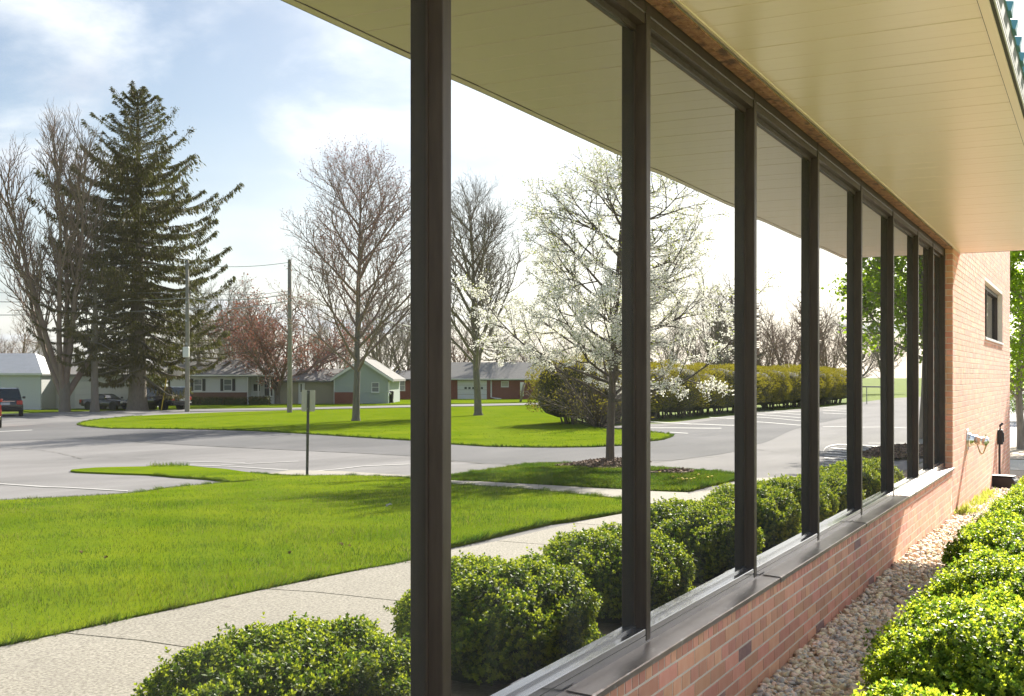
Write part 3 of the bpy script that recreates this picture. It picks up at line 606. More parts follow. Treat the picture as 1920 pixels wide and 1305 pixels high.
# brick return of the window jamb (seen edge on) and far-end quoin
def jamb_bricks(name, ypl, sgn, x0, x1, zr, parent):
    Vt = []; Q = []; n0 = 0
    for c in range(*zr):
        z = SILLB - 0.058 + HC * c; cuts_ = [x0, x1] if c % 2 else [x0, (x0 + x1) / 2 - 0.004, x1]
        for a, b in zip(cuts_[:-1], cuts_[1:]):
            v, f = [], []
            m_ = MB(); m_.box(a + 0.004, b - 0.004 if b < x1 else b, ypl, ypl + sgn * 0.006, z + 0.005, z + HC - 0.0045)
            Vt += m_.v; Q += [tuple(i + n0 for i in g_) for g_ in m_.f]; n0 += len(m_.v)
    o = obj(name, np_mesh(name, np.array(Vt), [np.array(Q)]), M['brick'], parent); o.data.shade_flat(); o['kind'] = 'stuff'
jamb_bricks('jamb_bricks', JAMB + 0.0055, -1, 0.002, BX - 0.0015, (1, 40), farw)
# high strip window in the far wall
sw = empty('strip_window', (0, -10, 0), 0, bld)
mb = MB(); mb.box(-0.05, 0.055, wy0 + 0.002, wy0 + 0.06, wz0 + 0.05, wz1 - 0.06); mb.box(-0.05, 0.055, wy1 - 0.06, wy1 - 0.002, wz0 + 0.05, wz1 - 0.06)
mb.box(-0.05, 0.054, wy0 + 0.002, wy1 - 0.002, wz1 - 0.06, wz1 - 0.002); mb.box(-0.05, 0.054, wy0 + 0.002, wy1 - 0.002, wz0 + 0.002, wz0 + 0.05); mb.box(-0.05, 0.053, 19.0, 19.07, wz0 + 0.05, wz1 - 0.06)
mb.build('frame', M['bronze'], sw)
for a, b in ((wy0 + 0.06, 19.0), (19.07, wy1 - 0.06)):
    MB().box(0.0, 0.012, a, b, wz0 + 0.05, wz1 - 0.06).build('pane', M['mirror_glass'], sw)
MB().box(0.056, BX + 0.02, wy0 - 0.02, wy1 + 0.02, wz0 - 0.035, wz0 - 0.003, 0.003).build('window_sill', M['drip_white'], sw)
# soffit of bevelled boards, trims, fascia, ribbed metal roof
sof = empty('soffit', (0, -10, 0), 0, bld)
W_ = 0.2003; mb = MB()
mb.prism([(0.0005, 0.0012), (0.005, 0.0), (0.098, 0.0), (0.1, 0.0003), (0.102, 0.0), (0.195, 0.0), (0.1998, 0.0012), (0.1998, 0.012), (0.0005, 0.012)], 'x', BX + 0.002, SOFX - 0.040); bm_ = mb.mesh('soffit_board')
k = 0
while YEND - 0.01 - (k + 1) * W_ > -6:
    o = obj('board', bm_, M['soffit'], sof); o.location = (0, YEND - 0.01 - (k + 1) * W_, SOF + 0.0006 * math.sin(k * 2.3)); k += 1
mb = MB(); mb.box(SOFX - 0.0395, SOFX, -6, YEND - 0.004, SOF - 0.004, SOF + 0.02); mb.build('edge_trim', M['soffit'], sof)
mb = MB(); mb.box(SOFX - 0.0425, SOFX - 0.0395, -6, YEND - 0.012, SOF - 0.001, SOF + 0.01); mb.box(BX - 0.001, SOFX, YEND - 0.0035, YEND + 0.004, SOF - 0.002, SOF + 0.05); mb.build('shadow_gap', M['soffit_gap'], sof)
mb = MB(); mb.box(BX + 0.001, BX + 0.014, -6, YEND - 0.013, SOF - 0.006, SOF - 0.0005); mb.build('wall_trim', M['soffit'], sof)
MB().box(-0.2, SOFX - 0.001, -6, YEND - 0.004, SOF + 0.021, SOF + 0.04).build('deck', M['soffit_gap'], sof)
mb = MB(); mb.box(SOFX + 0.0005, SOFX + 0.014, -6, YEND + 0.01, SOF + 0.002, SOF + 0.03); B(mb, 'drip_shadow', M['soffit_gap'])
mb = MB(); mb.box(SOFX + 0.0145, SOFX + 0.0215, -6, YEND + 0.012, SOF + 0.004, SOF + 0.014); B(mb, 'drip_edge', M['drip_white'])
mb = MB(); mb.box(SOFX + 0.0005, SOFX + 0.020, -6, YEND + 0.011, SOF + 0.0305, SOF + 0.135); mb.box(SOFX - 0.06, SOFX + 0.0195, -6, YEND + 0.02, SOF + 0.1355, SOF + 0.147); B(mb, 'fascia', M['fascia'])
mb = MB(); mb.box(0.15, SOFX - 0.002, YEND - 0.003, YEND + 0.0105, SOF + 0.051, SOF + 0.135); B(mb, 'end_board', M['fascia'])
rf = empty('metal_roof', (0, -10, 0), 0, bld)
ex0, ez0, ex1, ez1 = SOFX + 0.026, SOF + 0.1485, -6.0, SOF + 1.45
mb = MB(); mb.prism([(ex0, ez0), (ex1, ez1), (-9, ez1 - 0.5), (-9, ez1 - 0.6), (ex1 - 0.06, ez1 - 0.06), (ex0 - 0.2, ez0)], 'y', -6, YEND + 0.03); mb.build('panel', M['roof_teal'], rf)
mb = MB(); mb.prism([(0.2, SOF + 0.136), (ex0 - 0.30, SOF + 0.1483), (ex1 - 0.07, ez1 - 0.09), (-8.9, ez1 - 0.62), (-8.9, SOF + 0.136)], 'y', YEND - 0.03, YEND - 0.004); mb.build('gable_infill', M['fascia'], rf)
dl = math.hypot(ex1 - ex0, ez1 - ez0); ux, uz = (ex1 - ex0) / dl, (ez1 - ez0) / dl; nx, nz = uz, -ux
mb = MB(); hb, ht, hh = 0.062, 0.022, 0.050
for e, t in ((-0.012, 0), (dl, 1)):
    for yy, hgt in ((-hb, -0.004), (hb, -0.004), (ht, hh), (-ht, hh)):
        mb.v.append((ex0 + ux * e + nx * hgt, yy, ez0 + uz * e + nz * hgt))
mb.f += [(0, 1, 2, 3), (4, 5, 6, 7), (0, 1, 5, 4), (1, 2, 6, 5), (2, 3, 7, 6), (3, 0, 4, 7)]
rib_me = mb.mesh('rib'); y = -5.8
while y < YEND:
    o = obj('rib', rib_me, M['roof_teal'], rf); o.location = (0, y, 0); y += 0.297

# ------------------------------------------------------------------ gravel strip
drape('end_walk', [(-8, 23.9), (1.7, 23.9), (1.7, 26.9), (-8, 26.9)], 0.01, M['walk'], walk)
tag(drape('mulch_bed', [(-8, 26.9), (1.7, 26.9), (1.7, 31.6), (-8, 31.6)], 0.02, M['gravel_bed']), kind='structure')
tag(drape('gravel_bed', [(-8, 22.95), (1.74, 22.0), (1.74, 23.9), (-8, 23.9)], 0.004, M['gravel_bed']), kind='structure')
bed = drape('gravel_bed', [(0.12, -6), (1.74, -6), (1.74, 22), (0.12, 22)], 0.006, M['gravel_bed']); tag(bed, kind='structure')
def ico(sub):
    bm = bmesh.new(); bmesh.ops.create_icosphere(bm, subdivisions=sub, radius=1); bm.verts.index_update()
    v = np.array([v.co[:] for v in bm.verts]); f = np.array([[a.index for a in g.verts] for g in bm.faces]); bm.free(); return v, f
def pebbles(name, n, x0, x1, y0, y1, sub, s0, s1, seed, lift=0.0):
    r = np.random.default_rng(seed); v, f = ico(sub); m = len(v)
    x = r.uniform(x0, x1, n); y = r.uniform(y0, y1, n); s = r.uniform(s0, s1, n)
    sc = np.stack([s * r.uniform(0.9, 1.5, n), s * r.uniform(0.8, 1.15, n), s * r.uniform(0.5, 0.8, n)], 1)
    a = r.uniform(0, 2 * np.pi, n); tl = r.normal(0, 0.45, n)
    nz = 1 + 0.16 * r.normal(0, 1, (n, m))
    P = v[None] * sc[:, None] * nz[:, :, None]
    P2 = P.copy(); P2[..., 0] = P[..., 0] * np.cos(tl)[:, None] - P[..., 2] * np.sin(tl)[:, None]; P2[..., 2] = P[..., 0] * np.sin(tl)[:, None] + P[..., 2] * np.cos(tl)[:, None]
    P3 = P2.copy(); P3[..., 0] = P2[..., 0] * np.cos(a)[:, None] - P2[..., 1] * np.sin(a)[:, None]; P3[..., 1] = P2[..., 0] * np.sin(a)[:, None] + P2[..., 1] * np.cos(a)[:, None]
    P3[..., 0] += x[:, None]; P3[..., 1] += y[:, None]; P3[..., 2] += (tzv(x, y) + lift + r.uniform(0.0, 0.028, n))[:, None]
    F = (f[None] + (np.arange(n) * m)[:, None, None]).reshape(-1, 3)
    o = obj(name, np_mesh(name, P3.reshape(-1, 3), [F]), M['gravel'], bed, True); o['kind'] = 'stuff'
pebbles('river_pebbles', 6000, 0.15, 0.92, 4.3, 7.6, 2, 0.009, 0.0195, 21)
pebbles('river_pebbles', 8500, 0.15, 0.95, 7.6, 16.5, 1, 0.011, 0.023, 22)
pebbles('river_pebbles', 2500, 0.15, 1.0, 1.0, 4.3, 1, 0.014, 0.026, 23)
pebbles('river_pebbles', 1500, 0.15, 1.7, 16.5, 22, 1, 0.02, 0.035, 24)

# ------------------------------------------------------------------ plants
def leaf_mesh(C, A, Bv, bend=None):
    """diamond leaves: base C, length vector A, half-width vector B"""
    n = len(C); mid = C + A * 0.45
    if bend is not None: mid = mid + bend
    Vt = np.stack([C, mid + Bv, C + A, mid - Bv], 1).reshape(-1, 3)
    i = np.arange(n)[:, None] * 4
    return Vt, i + np.array([[0, 1, 2, 3]])
def tubes(lines, k):
    """lines: list of (pts (n,3), radii (n,)) -> verts, quads; grouped by n"""
    VV, FF, off = [], [], 0; groups = {}
    for p, r in lines: groups.setdefault(len(p), []).append((p, r))
    for n, g in groups.items():
        P = np.array([q[0] for q in g]); R = np.array([q[1] for q in g]); b = len(P)
        T = np.empty_like(P); T[:, 1:-1] = P[:, 2:] - P[:, :-2]; T[:, 0] = P[:, 1] - P[:, 0]; T[:, -1] = P[:, -1] - P[:, -2]; T = unit(T)
        ref = np.where(np.abs(T[..., 2:3]) < 0.9, np.array([0, 0, 1.0]), np.array([1.0, 0, 0])); U = unit(np.cross(T, ref)); W = np.cross(T, U)
        a = np.arange(k) * 2 * np.pi / k
        X = P[:, :, None] + (U[:, :, None] * np.cos(a)[None, None, :, None] + W[:, :, None] * np.sin(a)[None, None, :, None]) * R[:, :, None, None]
        VV.append(X.reshape(-1, 3)); base = off + np.arange(b)[:, None, None] * n * k
        i = np.arange(n - 1)[None, :, None] * k; j = np.arange(k)[None, None, :]; j2 = (j + 1) % k
        FF.append(np.stack([base + i + j, base + i + j2, base + i + k + j2, base + i + k + j], -1).reshape(-1, 4)); off += b * n * k
    return np.concatenate(VV), np.concatenate(FF)
def rot_about(d, axis, ang):
    return Matrix.Rotation(ang, 3, axis) @ d

def grow(seed, levels, r0):
    """levels: list of dicts(len, n, ang, t0, t1, up, wob, seg, rr, taper) ; returns per level list of (pts, radii)"""
    R = random.Random(seed); out_ = [[] for _ in levels]
    def branch(p, d, ln, r, lv):
        S = levels[lv]; seg = S['seg']; pts = [p.copy()]; dd = d.normalized(); q = p.copy(); dirs = [dd.copy()]
        for i in range(seg):
            dd = (dd + Vector((R.gauss(0, 1), R.gauss(0, 1), R.gauss(0, 1))) * S['wob'] + Vector((0, 0, 1)) * S['up']).normalized()
            q = q + dd * (ln / seg); pts.append(q.copy()); dirs.append(dd.copy())
        rad = [max(r * (1 - (1 - S.get('tip', 0.25)) * (i / seg)), 0.0) for i in range(seg + 1)]
        out_[lv].append((np.array([v[:] for v in pts]), np.array(rad)))
        if lv + 1 >= len(levels): return
        C = levels[lv + 1]; n = C['n'] if not isinstance(C['n'], tuple) else R.randint(*C['n'])
        az = R.uniform(0, 6.28)
        for k in range(n):
            t = C['t0'] + (C['t1'] - C['t0']) * ((k + R.uniform(0.1, 0.9)) / n) ** C.get('bias', 1.0); f = t * seg; i = min(int(f), seg - 1); u = f - i
            pos = pts[i].lerp(pts[i + 1], u); pd = dirs[i + 1]
            az += 2.4 + R.uniform(-0.5, 0.5)
            ref = Vector((0, 0, 1)) if abs(pd.z) < 0.95 else Vector((1, 0, 0))
            ax = pd.cross(ref).normalized(); ax = rot_about(ax, pd, az)
            ang = math.radians(C['ang'] * R.uniform(0.75, 1.25)); nd = rot_about(pd, ax, ang)
            sh = C['shape'](t) if 'shape' in C else (1 - 0.55 * t)
            l2 = (C['len'] if 'len' in C else ln * C['ratio']) * sh * R.uniform(0.7, 1.2)
            r2 = min(rad[i] * 0.9, C['rr'] * r if 'rabs' not in C else C['rabs'] * max(sh, 0.5))
            branch(pos, nd, l2, r2, lv + 1)
    branch(Vector((0, 0, -0.15)), Vector(levels[0].get('dir', (0, 0, 1))), levels[0]['len'], r0, 0)
    return out_
def tree_parts(seed, levels, r0, flare=1.5, kk=(10, 6, 4, 3, 3, 3), split=1):
    """split: first level that belongs to the crown"""
    g = grow(seed, levels, r0)
    p, r = g[0][0]
    p0 = p[0].copy(); fl_ = [(np.vstack([p0, p0 + (p[1] - p0) * 0.10, p0 + (p[1] - p0) * 0.28, p[1:]]), np.concatenate([[r[0] * flare, r[0] * (1 + (flare - 1) * 0.45), r[0] * 1.05], r[1:]]))]
    tv, tf = tubes(fl_, kk[0]); VV, FF = [tv], [tf]; off = len(tv)
    for lv in range(1, split):
        v, f = tubes(g[lv], kk[lv]); VV.append(v); FF.append(f + off); off += len(v)
    trunk = np_mesh('trunk', np.concatenate(VV), [np.concatenate(FF)])
    VV, FF, off = [], [], 0
    for lv in range(split, len(levels)):
        if not g[lv]: continue
        v, f = tubes(g[lv], kk[min(lv, 5)]); VV.append(v); FF.append(f + off); off += len(v)
    crown = np_mesh('crown', np.concatenate(VV), [np.concatenate(FF)])
    return trunk, crown, g
def place_tree(name, trunk, crown, loc, rz, s, mt, mc, label, group=None, cat='tree'):
    o = empty(name, loc, rz); o.scale = (s, s, s) if isinstance(s, (int, float)) else s
    a = obj('trunk', trunk, None, o, True); b = obj('crown', crown, None, o, True)
    if not trunk.materials: trunk.materials.append(mt)
    if not crown.materials: crown.materials.append(mc)
    tag(o, label, cat, group); return o
def along(lines, per, r, jitter=0.05, tmin=0.0):
    """random points on polylines, with local direction"""
    C, D = [], []
    for p, _ in lines:
        n = per if isinstance(per, int) else int(per(p))
        for _k in range(n):
            f = (tmin + (1 - tmin) * r.random()) * (len(p) - 1); i = min(int(f), len(p) - 2); u = f - i
            C.append(p[i] * (1 - u) + p[i + 1] * u); D.append(p[i + 1] - p[i])
    C = np.array(C); D = unit(np.array(D)); return C + r.normal(0, jitter, C.shape), D

# ---- clipped box shrubs by the wall
def boxwood(seed, lx, ly, lz, n=4200):
    r = np.random.default_rng(seed)
    # points on a lumpy flattened dome, layered inward
    def dome(n):
        d = unit(r.normal(0, 1, (n * 2, 3))); d = d[d[:, 2] > -0.35][:n]; return d
    d = dome(n); n = len(d)
    lump = 1 + 0.07 * np.sin(d[:, 0] * 5 + seed) * np.sin(d[:, 1] * 6 + 2 * seed) + 0.05 * np.sin(d[:, 0] * 11 + d[:, 2] * 9 + seed) + 0.035 * np.sin(d[:, 1] * 17 + seed * 3)
    sq = (np.abs(d) ** 2.6).sum(1) ** (-1 / 2.6)               # slightly boxy dome
    depth = r.uniform(0, 1, n) ** 1.6 * 0.16
    P = d * (sq * lump * (1 - depth))[:, None]
    P = np.column_stack([P[:, 0] * lx, P[:, 1] * ly, P[:, 2] * lz * 0.60 + lz * 0.40])
    ok = P[:, 2] > 0.02; P, d, depth = P[ok], d[ok], depth[ok]; n = len(P)
    nrm = unit(np.column_stack([d[:, 0] / lx, d[:, 1] / ly, d[:, 2] / lz]))
    ax = unit(nrm + np.array([0, 0, 0.55]) + r.normal(0, 0.35, (n, 3)))
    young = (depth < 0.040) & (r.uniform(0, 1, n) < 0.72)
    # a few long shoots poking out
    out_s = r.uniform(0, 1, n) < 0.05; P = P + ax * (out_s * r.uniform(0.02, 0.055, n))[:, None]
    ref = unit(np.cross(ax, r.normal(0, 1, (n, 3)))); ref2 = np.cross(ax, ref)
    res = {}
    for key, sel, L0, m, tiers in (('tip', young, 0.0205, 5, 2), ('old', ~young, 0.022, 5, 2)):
        VV, FF, off = [], [], 0
        p, a, u, v = P[sel], ax[sel], ref[sel], ref2[sel]
        for t in range(tiers):
            for k in range(m):
                an = 2 * np.pi * k / m + t * 0.63 + r.uniform(-0.3, 0.3, len(p)); el = 0.45 + 0.55 * t + r.uniform(-0.2, 0.2, len(p))
                dirv = u * np.cos(an)[:, None] + v * np.sin(an)[:, None]; Lv = L0 * (1.0 - 0.22 * t) * r.uniform(0.75, 1.2, len(p))
                A = (dirv * np.cos(el)[:, None] + a * np.sin(el)[:, None]) * Lv[:, None]
                side = unit(np.cross(A, a)) * (Lv * 0.27)[:, None]
                V_, F_ = leaf_mesh(p + a * (0.012 * t), A, side, a * (Lv * 0.06)[:, None]); VV.append(V_); FF.append(F_ + off); off += len(V_)
        res[key] = np_mesh('leaves', np.concatenate(VV), [np.concatenate(FF)])
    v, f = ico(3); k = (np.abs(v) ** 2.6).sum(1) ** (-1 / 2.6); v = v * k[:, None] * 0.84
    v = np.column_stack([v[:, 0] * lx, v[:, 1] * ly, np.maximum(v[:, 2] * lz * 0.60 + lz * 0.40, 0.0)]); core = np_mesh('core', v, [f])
    st_ = []
    for k in range(9):
        a = r.uniform(0, 6.28); st_.append((np.array([[0.10 * math.cos(a), 0.12 * math.sin(a), -0.05], [0.2 * lx * math.cos(a), 0.2 * ly * math.sin(a), 0.15 * lz], [0.55 * lx * math.cos(a), 0.55 * ly * math.sin(a), 0.45 * lz]]), np.array([0.014, 0.011, 0.006])))
    sv, sf = tubes(st_, 5); stems = np_mesh('stems', sv, [sf])
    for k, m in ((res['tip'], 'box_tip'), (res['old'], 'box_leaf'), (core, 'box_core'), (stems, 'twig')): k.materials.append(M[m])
    return res['tip'], res['old'], core, stems
BOX = [boxwood(3, 0.46, 0.66, 0.54, 8800), boxwood(8, 0.46, 0.62, 0.54, 8800), boxwood(15, 0.45, 0.63, 0.53, 8400)]
spots = [(1.18, 1.80, .92, 1, 'clipped box shrub barely entering the bottom left corner'), (1.16, 3.45, .97, 0, 'clipped box shrub reflected at the bottom, left of the first mullion'),
         (1.20, 5.25, 1.0, 1, 'clipped box shrub at the bottom right corner, nearest the camera'), (1.20, 6.80, .98, 2, 'second clipped box shrub from the bottom right corner'), (1.18, 8.35, 1.02, 0, 'third clipped box shrub from the bottom right corner'),
         (1.17, 9.90, .92, 1, 'clipped box shrub fourth along the gravel strip, opposite the sunlit sill'), (1.17, 11.40, .90, 2, 'clipped box shrub fifth along the gravel strip'), (1.17, 12.90, .90, 0, 'clipped box shrub sixth along the gravel strip'),
         (1.20, 14.45, .95, 1, 'clipped box shrub opposite the fire hose inlet'), (1.25, 16.00, .95, 2, 'last clipped box shrub of the row, beside the black box')]
for x, y, s, k, lab in spots:
    o = empty('box_shrub', (x, y, tz(x, y)), rnd.uniform(-0.12, 0.12) + (math.pi if rnd.random() < 0.5 else 0)); o.scale = (s, s * 1.0, s * rnd.uniform(0.96, 1.05))
    t, l, c, sm = BOX[k]
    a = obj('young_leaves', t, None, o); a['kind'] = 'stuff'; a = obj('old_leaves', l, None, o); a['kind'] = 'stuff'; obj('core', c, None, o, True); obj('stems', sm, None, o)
    tag(o, lab, 'shrub', 'box shrubs along the gravel strip')

# ---- bare maples on the mid lawn
def maple_levels(H, spread=1.0, leaders=7, clear=0.17):
    return [dict(len=H * clear, seg=3, wob=0.015, up=0.02, tip=0.86),
            dict(n=leaders, t0=0.50, t1=1.0, ang=25 * spread, len=H * 0.76, seg=8, wob=0.05, up=0.075, rr=0.60, tip=0.12, shape=lambda t: 0.72 + 0.28 * t),
            dict(n=18, t0=0.06, t1=0.97, ang=36 * spread, len=H * 0.28, seg=5, wob=0.07, up=0.12, rr=0.23, tip=0.2, shape=lambda t: 1.15 - 0.80 * t),
            dict(n=9, t0=0.12, t1=0.98, ang=36, len=H * 0.105, seg=3, wob=0.10, up=0.16, rr=0.5, tip=0.4, shape=lambda t: 1.1 - 0.5 * t),
            dict(n=4, t0=0.2, t1=1.0, ang=36, len=H * 0.042, seg=2, wob=0.10, up=0.2, rr=0.6, tip=0.6)]
def add_buds(g, lv, r, per, size, mat, name='buds'):
    C, D = along(g[lv], per, r, 0.02, 0.3)
    n = len(C); A = unit(D + r.normal(0, 0.5, (n, 3))) * size * r.uniform(0.6, 1.3, (n, 1)); S = unit(np.cross(A, r.normal(0, 1, (n, 3)))) * size * 0.4
    v, f = leaf_mesh(C, A, S); m = np_mesh(name, v, [f]); m.materials.append(mat); return m
p, F = G(667, 790); H = (790 - 268) / FP * F
oval = [dict(len=H * 0.96, seg=10, wob=0.02, up=0.04, tip=0.08),
        dict(n=30, t0=0.19, t1=0.95, bias=1.15, ang=44, len=H * 0.50, seg=7, wob=0.05, up=0.085, rr=0.42, tip=0.12, shape=lambda t: 1.12 - 0.92 * t),
        dict(n=13, t0=0.18, t1=0.98, ang=34, len=H * 0.16, seg=4, wob=0.07, up=0.10, rr=0.34, tip=0.25, shape=lambda t: 1.1 - 0.5 * t),
        dict(n=6, t0=0.2, t1=0.98, ang=36, len=H * 0.065, seg=3, wob=0.08, up=0.12, rr=0.55, tip=0.5),
        dict(n=3, t0=0.3, t1=1.0, ang=36, len=H * 0.03, seg=2, wob=0.10, up=0.12, rr=0.7, tip=0.7)]
tr, cr_, g = tree_parts(21, oval, H * 0.0130, 1.8)
o = place_tree('maple_tree', tr, cr_, p, 0.4, (1.03, 1.03, 0.94), M['bark_grey'], M['twig_red'], 'leafless maple with swollen buds on the far lawn, left of the first mullion')
b = obj('buds', add_buds(g, 4, np.random.default_rng(1), 1, H * 0.0045, M['bud_red']), None, o); b['kind'] = 'stuff'
p, F = G(899, 779); H = (779 - 338) / FP * F
oval[0]['len'] = H * 0.96; oval[1].update(len=H * 0.52, ang=34, n=26); oval[2].update(len=H * 0.17); oval[3].update(len=H * 0.068); oval[4].update(len=H * 0.03)
tr, cr_, g = tree_parts(34, oval, H * 0.0150, 2.0)
place_tree('maple_tree', tr, cr_, p, 2.0, (1.04, 1.04, 0.93), M['bark_grey'], M['bark'], 'leafless upright maple between the first mullion and the blossoming tree')

# ---- white flowering pear on the island
H = (874 - 262) / FP * PEARF
pear = [dict(len=H * 0.97, seg=12, wob=0.014, up=0.06, tip=0.10),
        dict(n=38, bias=1.5, t0=0.22, t1=0.94, ang=66, len=H * 0.60, seg=8, wob=0.10, up=0.055, rr=0.38, tip=0.15, shape=lambda t: 1.08 - 0.88 * t),
        dict(n=9, t0=0.2, t1=0.98, ang=42, len=H * 0.17, seg=4, wob=0.13, up=0.07, rr=0.5, tip=0.3, shape=lambda t: 1.1 - 0.5 * t),
        dict(n=5, t0=0.2, t1=1.0, ang=45, len=H * 0.07, seg=2, wob=0.12, up=0.05, rr=0.6, tip=0.5)]
tr, cr_, g = tree_parts(12, pear, H * 0.0125, 1.35, (12, 7, 5, 4))
o = place_tree('flowering_pear_tree', tr, cr_, PEAR, 1.1, 1.0, M['pear_bark'], M['pear_bark'], 'young tree in white blossom on the mulched island beside the second mullion')
rr_ = np.random.default_rng(9)
C1, D1 = along(g[3], 9, rr_, 0.026); C2, D2 = along(g[2], 9, rr_, 0.028, 0.25)
CC = np.concatenate([C1, C2]); k = 9; CC = CC[rr_.uniform(0, 1, len(CC)) < np.clip(1.30 - 1.35 * CC[:, 2] / H, 0.22, 1)]
P = np.repeat(CC, k, 0) + rr_.normal(0, 0.036, (len(CC) * k, 3)); n = len(P)
A = unit(rr_.normal(0, 1, (n, 3))) * rr_.uniform(0.026, 0.042, (n, 1)); S = unit(np.cross(A, rr_.normal(0, 1, (n, 3)))) * 0.016
v, f = leaf_mesh(P - A * 0.5, A, S); m = np_mesh('blossom', v, [f]); m.materials.append(M['blossom']); b = obj('blossom', m, None, o); b['kind'] = 'stuff'
C1, D1 = along(g[3], 3, rr_, 0.03); C2, D2 = along(g[2], 4, rr_, 0.04, 0.3); P = np.concatenate([C1, C2]); P = np.repeat(P, 2, 0) + rr_.normal(0, 0.03, (len(P) * 2, 3)); n = len(P)
A = unit(rr_.normal(0, 1, (n, 3)) + np.array([0, 0, 0.4])) * rr_.uniform(0.035, 0.060, (n, 1)); S = unit(np.cross(A, rr_.normal(0, 1, (n, 3)))) * 0.013
v, f = leaf_mesh(P, A, S); m = np_mesh('leaves', v, [f]); m.materials.append(M['pear_leaf']); b = obj('young_leaves', m, None, o); b['kind'] = 'stuff'

# ---- Norway spruce with drooping sprays
def spruce(seed, H, r0, bottom=0.16, wid=0.30, nb=120, droop=1.0, top_open=True):
    R = random.Random(seed); r = np.random.default_rng(seed)
    limbs = []; C, A, S = [], [], []
    for k in range(nb):
        t = bottom + (0.985 - bottom) * ((k + R.random()) / nb) ** 0.85; z = H * t
        ln = H * wid * min(1.0, 0.04 + 2.5 * (1 - t) ** 0.95) * (R.uniform(0.5, 0.95) if R.random() < 0.75 else R.uniform(0.9, 1.2))
        if t < 0.22: ln *= 0.8 + 0.2 * (t / 0.22)
        az = k * 2.399 + R.uniform(-0.4, 0.4); up0 = -0.04 + 0.72 * t ** 2.2 + R.uniform(-0.14, 0.14); dx, dy = math.cos(az), math.sin(az)
        pts = []; seg = 7
        for i in range(seg + 1):
            s = i / seg; zz = z + ln * (up0 * s - 0.42 * droop * (1 - t) * math.sin(s * 2.6) * s + 0.20 * s ** 3)
            pts.append((dx * ln * s + R.gauss(0, 0.03), dy * ln * s + R.gauss(0, 0.03), zz))
        pts = np.array(pts); limbs.append((pts, np.linspace(0.010 * H * 0.5 * (1.15 - t), 0.012, seg + 1)))
        m = int(90 + 360 * ln / (H * wid)); s = r.uniform(0.12, 1.0, m) ** 0.8; f = s * seg; i = np.minimum(f.astype(int), seg - 1); u = (f - i)[:, None]
        pos = pts[i] * (1 - u) + pts[i + 1] * u; side = np.array([-dy, dx, 0]); sd_ = r.normal(0, 1, m)
        out_ = np.array([dx, dy, 0])
        base = pos + side * (sd_ * 0.14 * ln * (1.05 - s) ** 0.5 * 0.9)[:, None]
        hang = r.uniform(0.3, 1.0, m) * H * 0.019 * (1.0 if t < 0.75 else 0.6)
        dirv = unit(np.column_stack([out_[0] * 0.35 + side[0] * sd_ * 0.35, out_[1] * 0.35 + side[1] * sd_ * 0.35, -np.ones(m) * (0.9 if t < 0.8 else 0.35)]) + r.normal(0, 0.25, (m, 3)))
        C.append(base); A.append(dirv * hang[:, None]); S.append(unit(np.cross(dirv, r.normal(0, 1, (m, 3)))) * (hang * 0.13)[:, None])
        # tip spray pointing outward
        e = pts[-1]; mm = 16; dv = unit(np.array([dx, dy, -0.35]) + r.normal(0, 0.30, (mm, 3))); C.append(np.repeat(pts[-2:-1], mm, 0) * 0.4 + e * 0.6 + r.normal(0, 0.08, (mm, 3))); A.append(dv * H * 0.013); S.append(unit(np.cross(dv, r.normal(0, 1, (mm, 3)))) * H * 0.0016)
    tv, tf = tubes([(np.array([[0, 0, -0.3], [0, 0, 0.25], [0, 0, H * 0.05], [0.04, 0, H * 0.3], [0, 0.05, H * 0.6], [0, 0, H * 0.985]]), np.array([r0 * 1.5, r0 * 1.2, r0, r0 * 0.78, r0 * 0.45, 0.03]))], 12)
    trunk = np_mesh('trunk', tv, [tf]); lv_, lf = tubes(limbs, 5); lm = np_mesh('limbs', lv_, [lf])
    v, f = leaf_mesh(np.concatenate(C), np.concatenate(A), np.concatenate(S)); nm = np_mesh('needles', v, [f])
    trunk.materials.append(M['bark']); lm.materials.append(M['bark']); nm.materials.append(M['needle'])
    return trunk, lm, nm
def place_spruce(parts, loc, rz, s, label):
    o = empty('spruce_tree', loc, rz); o.scale = (s, s, s) if isinstance(s, (int, float)) else s
    obj('trunk', parts[0], None, o, True); a = obj('limbs', parts[1], None, o, True); b = obj('crown', parts[2], None, o); b['kind'] = 'stuff'
    return tag(o, label, 'tree')
p, F = G(258, 769); H = (769 - 163) / FP * F
SPR = spruce(5, H, H * 0.027, 0.10, 0.27, 250)
place_spruce(SPR, p, 0.7, 1.0, 'tall dark spruce with drooping boughs, biggest tree in the left pane')
p, F = G(178, 772); h2 = (772 - 395) / FP * F
SP2 = spruce(9, h2, h2 * 0.019, 0.22, 0.30, 80)
place_spruce(SP2, p, 0.2, 1.0, 'smaller spruce with thin bare trunk left of the tallest spruce')
p, F = G(372, 757); h3 = (757 - 545) / FP * F
place_spruce(SP2, p, 2.2, (h3 / h2 * 1.25, h3 / h2 * 1.25, h3 / h2), 'green spruce behind the left utility pole, in front of the white house')
p = V(932, 742, 135); p.z = tz(p.x, p.y); place_spruce(SP2, p, 1.2, 135 * (742 - 598) / FP / h2, 'small distant dark evergreen behind the upright maple')

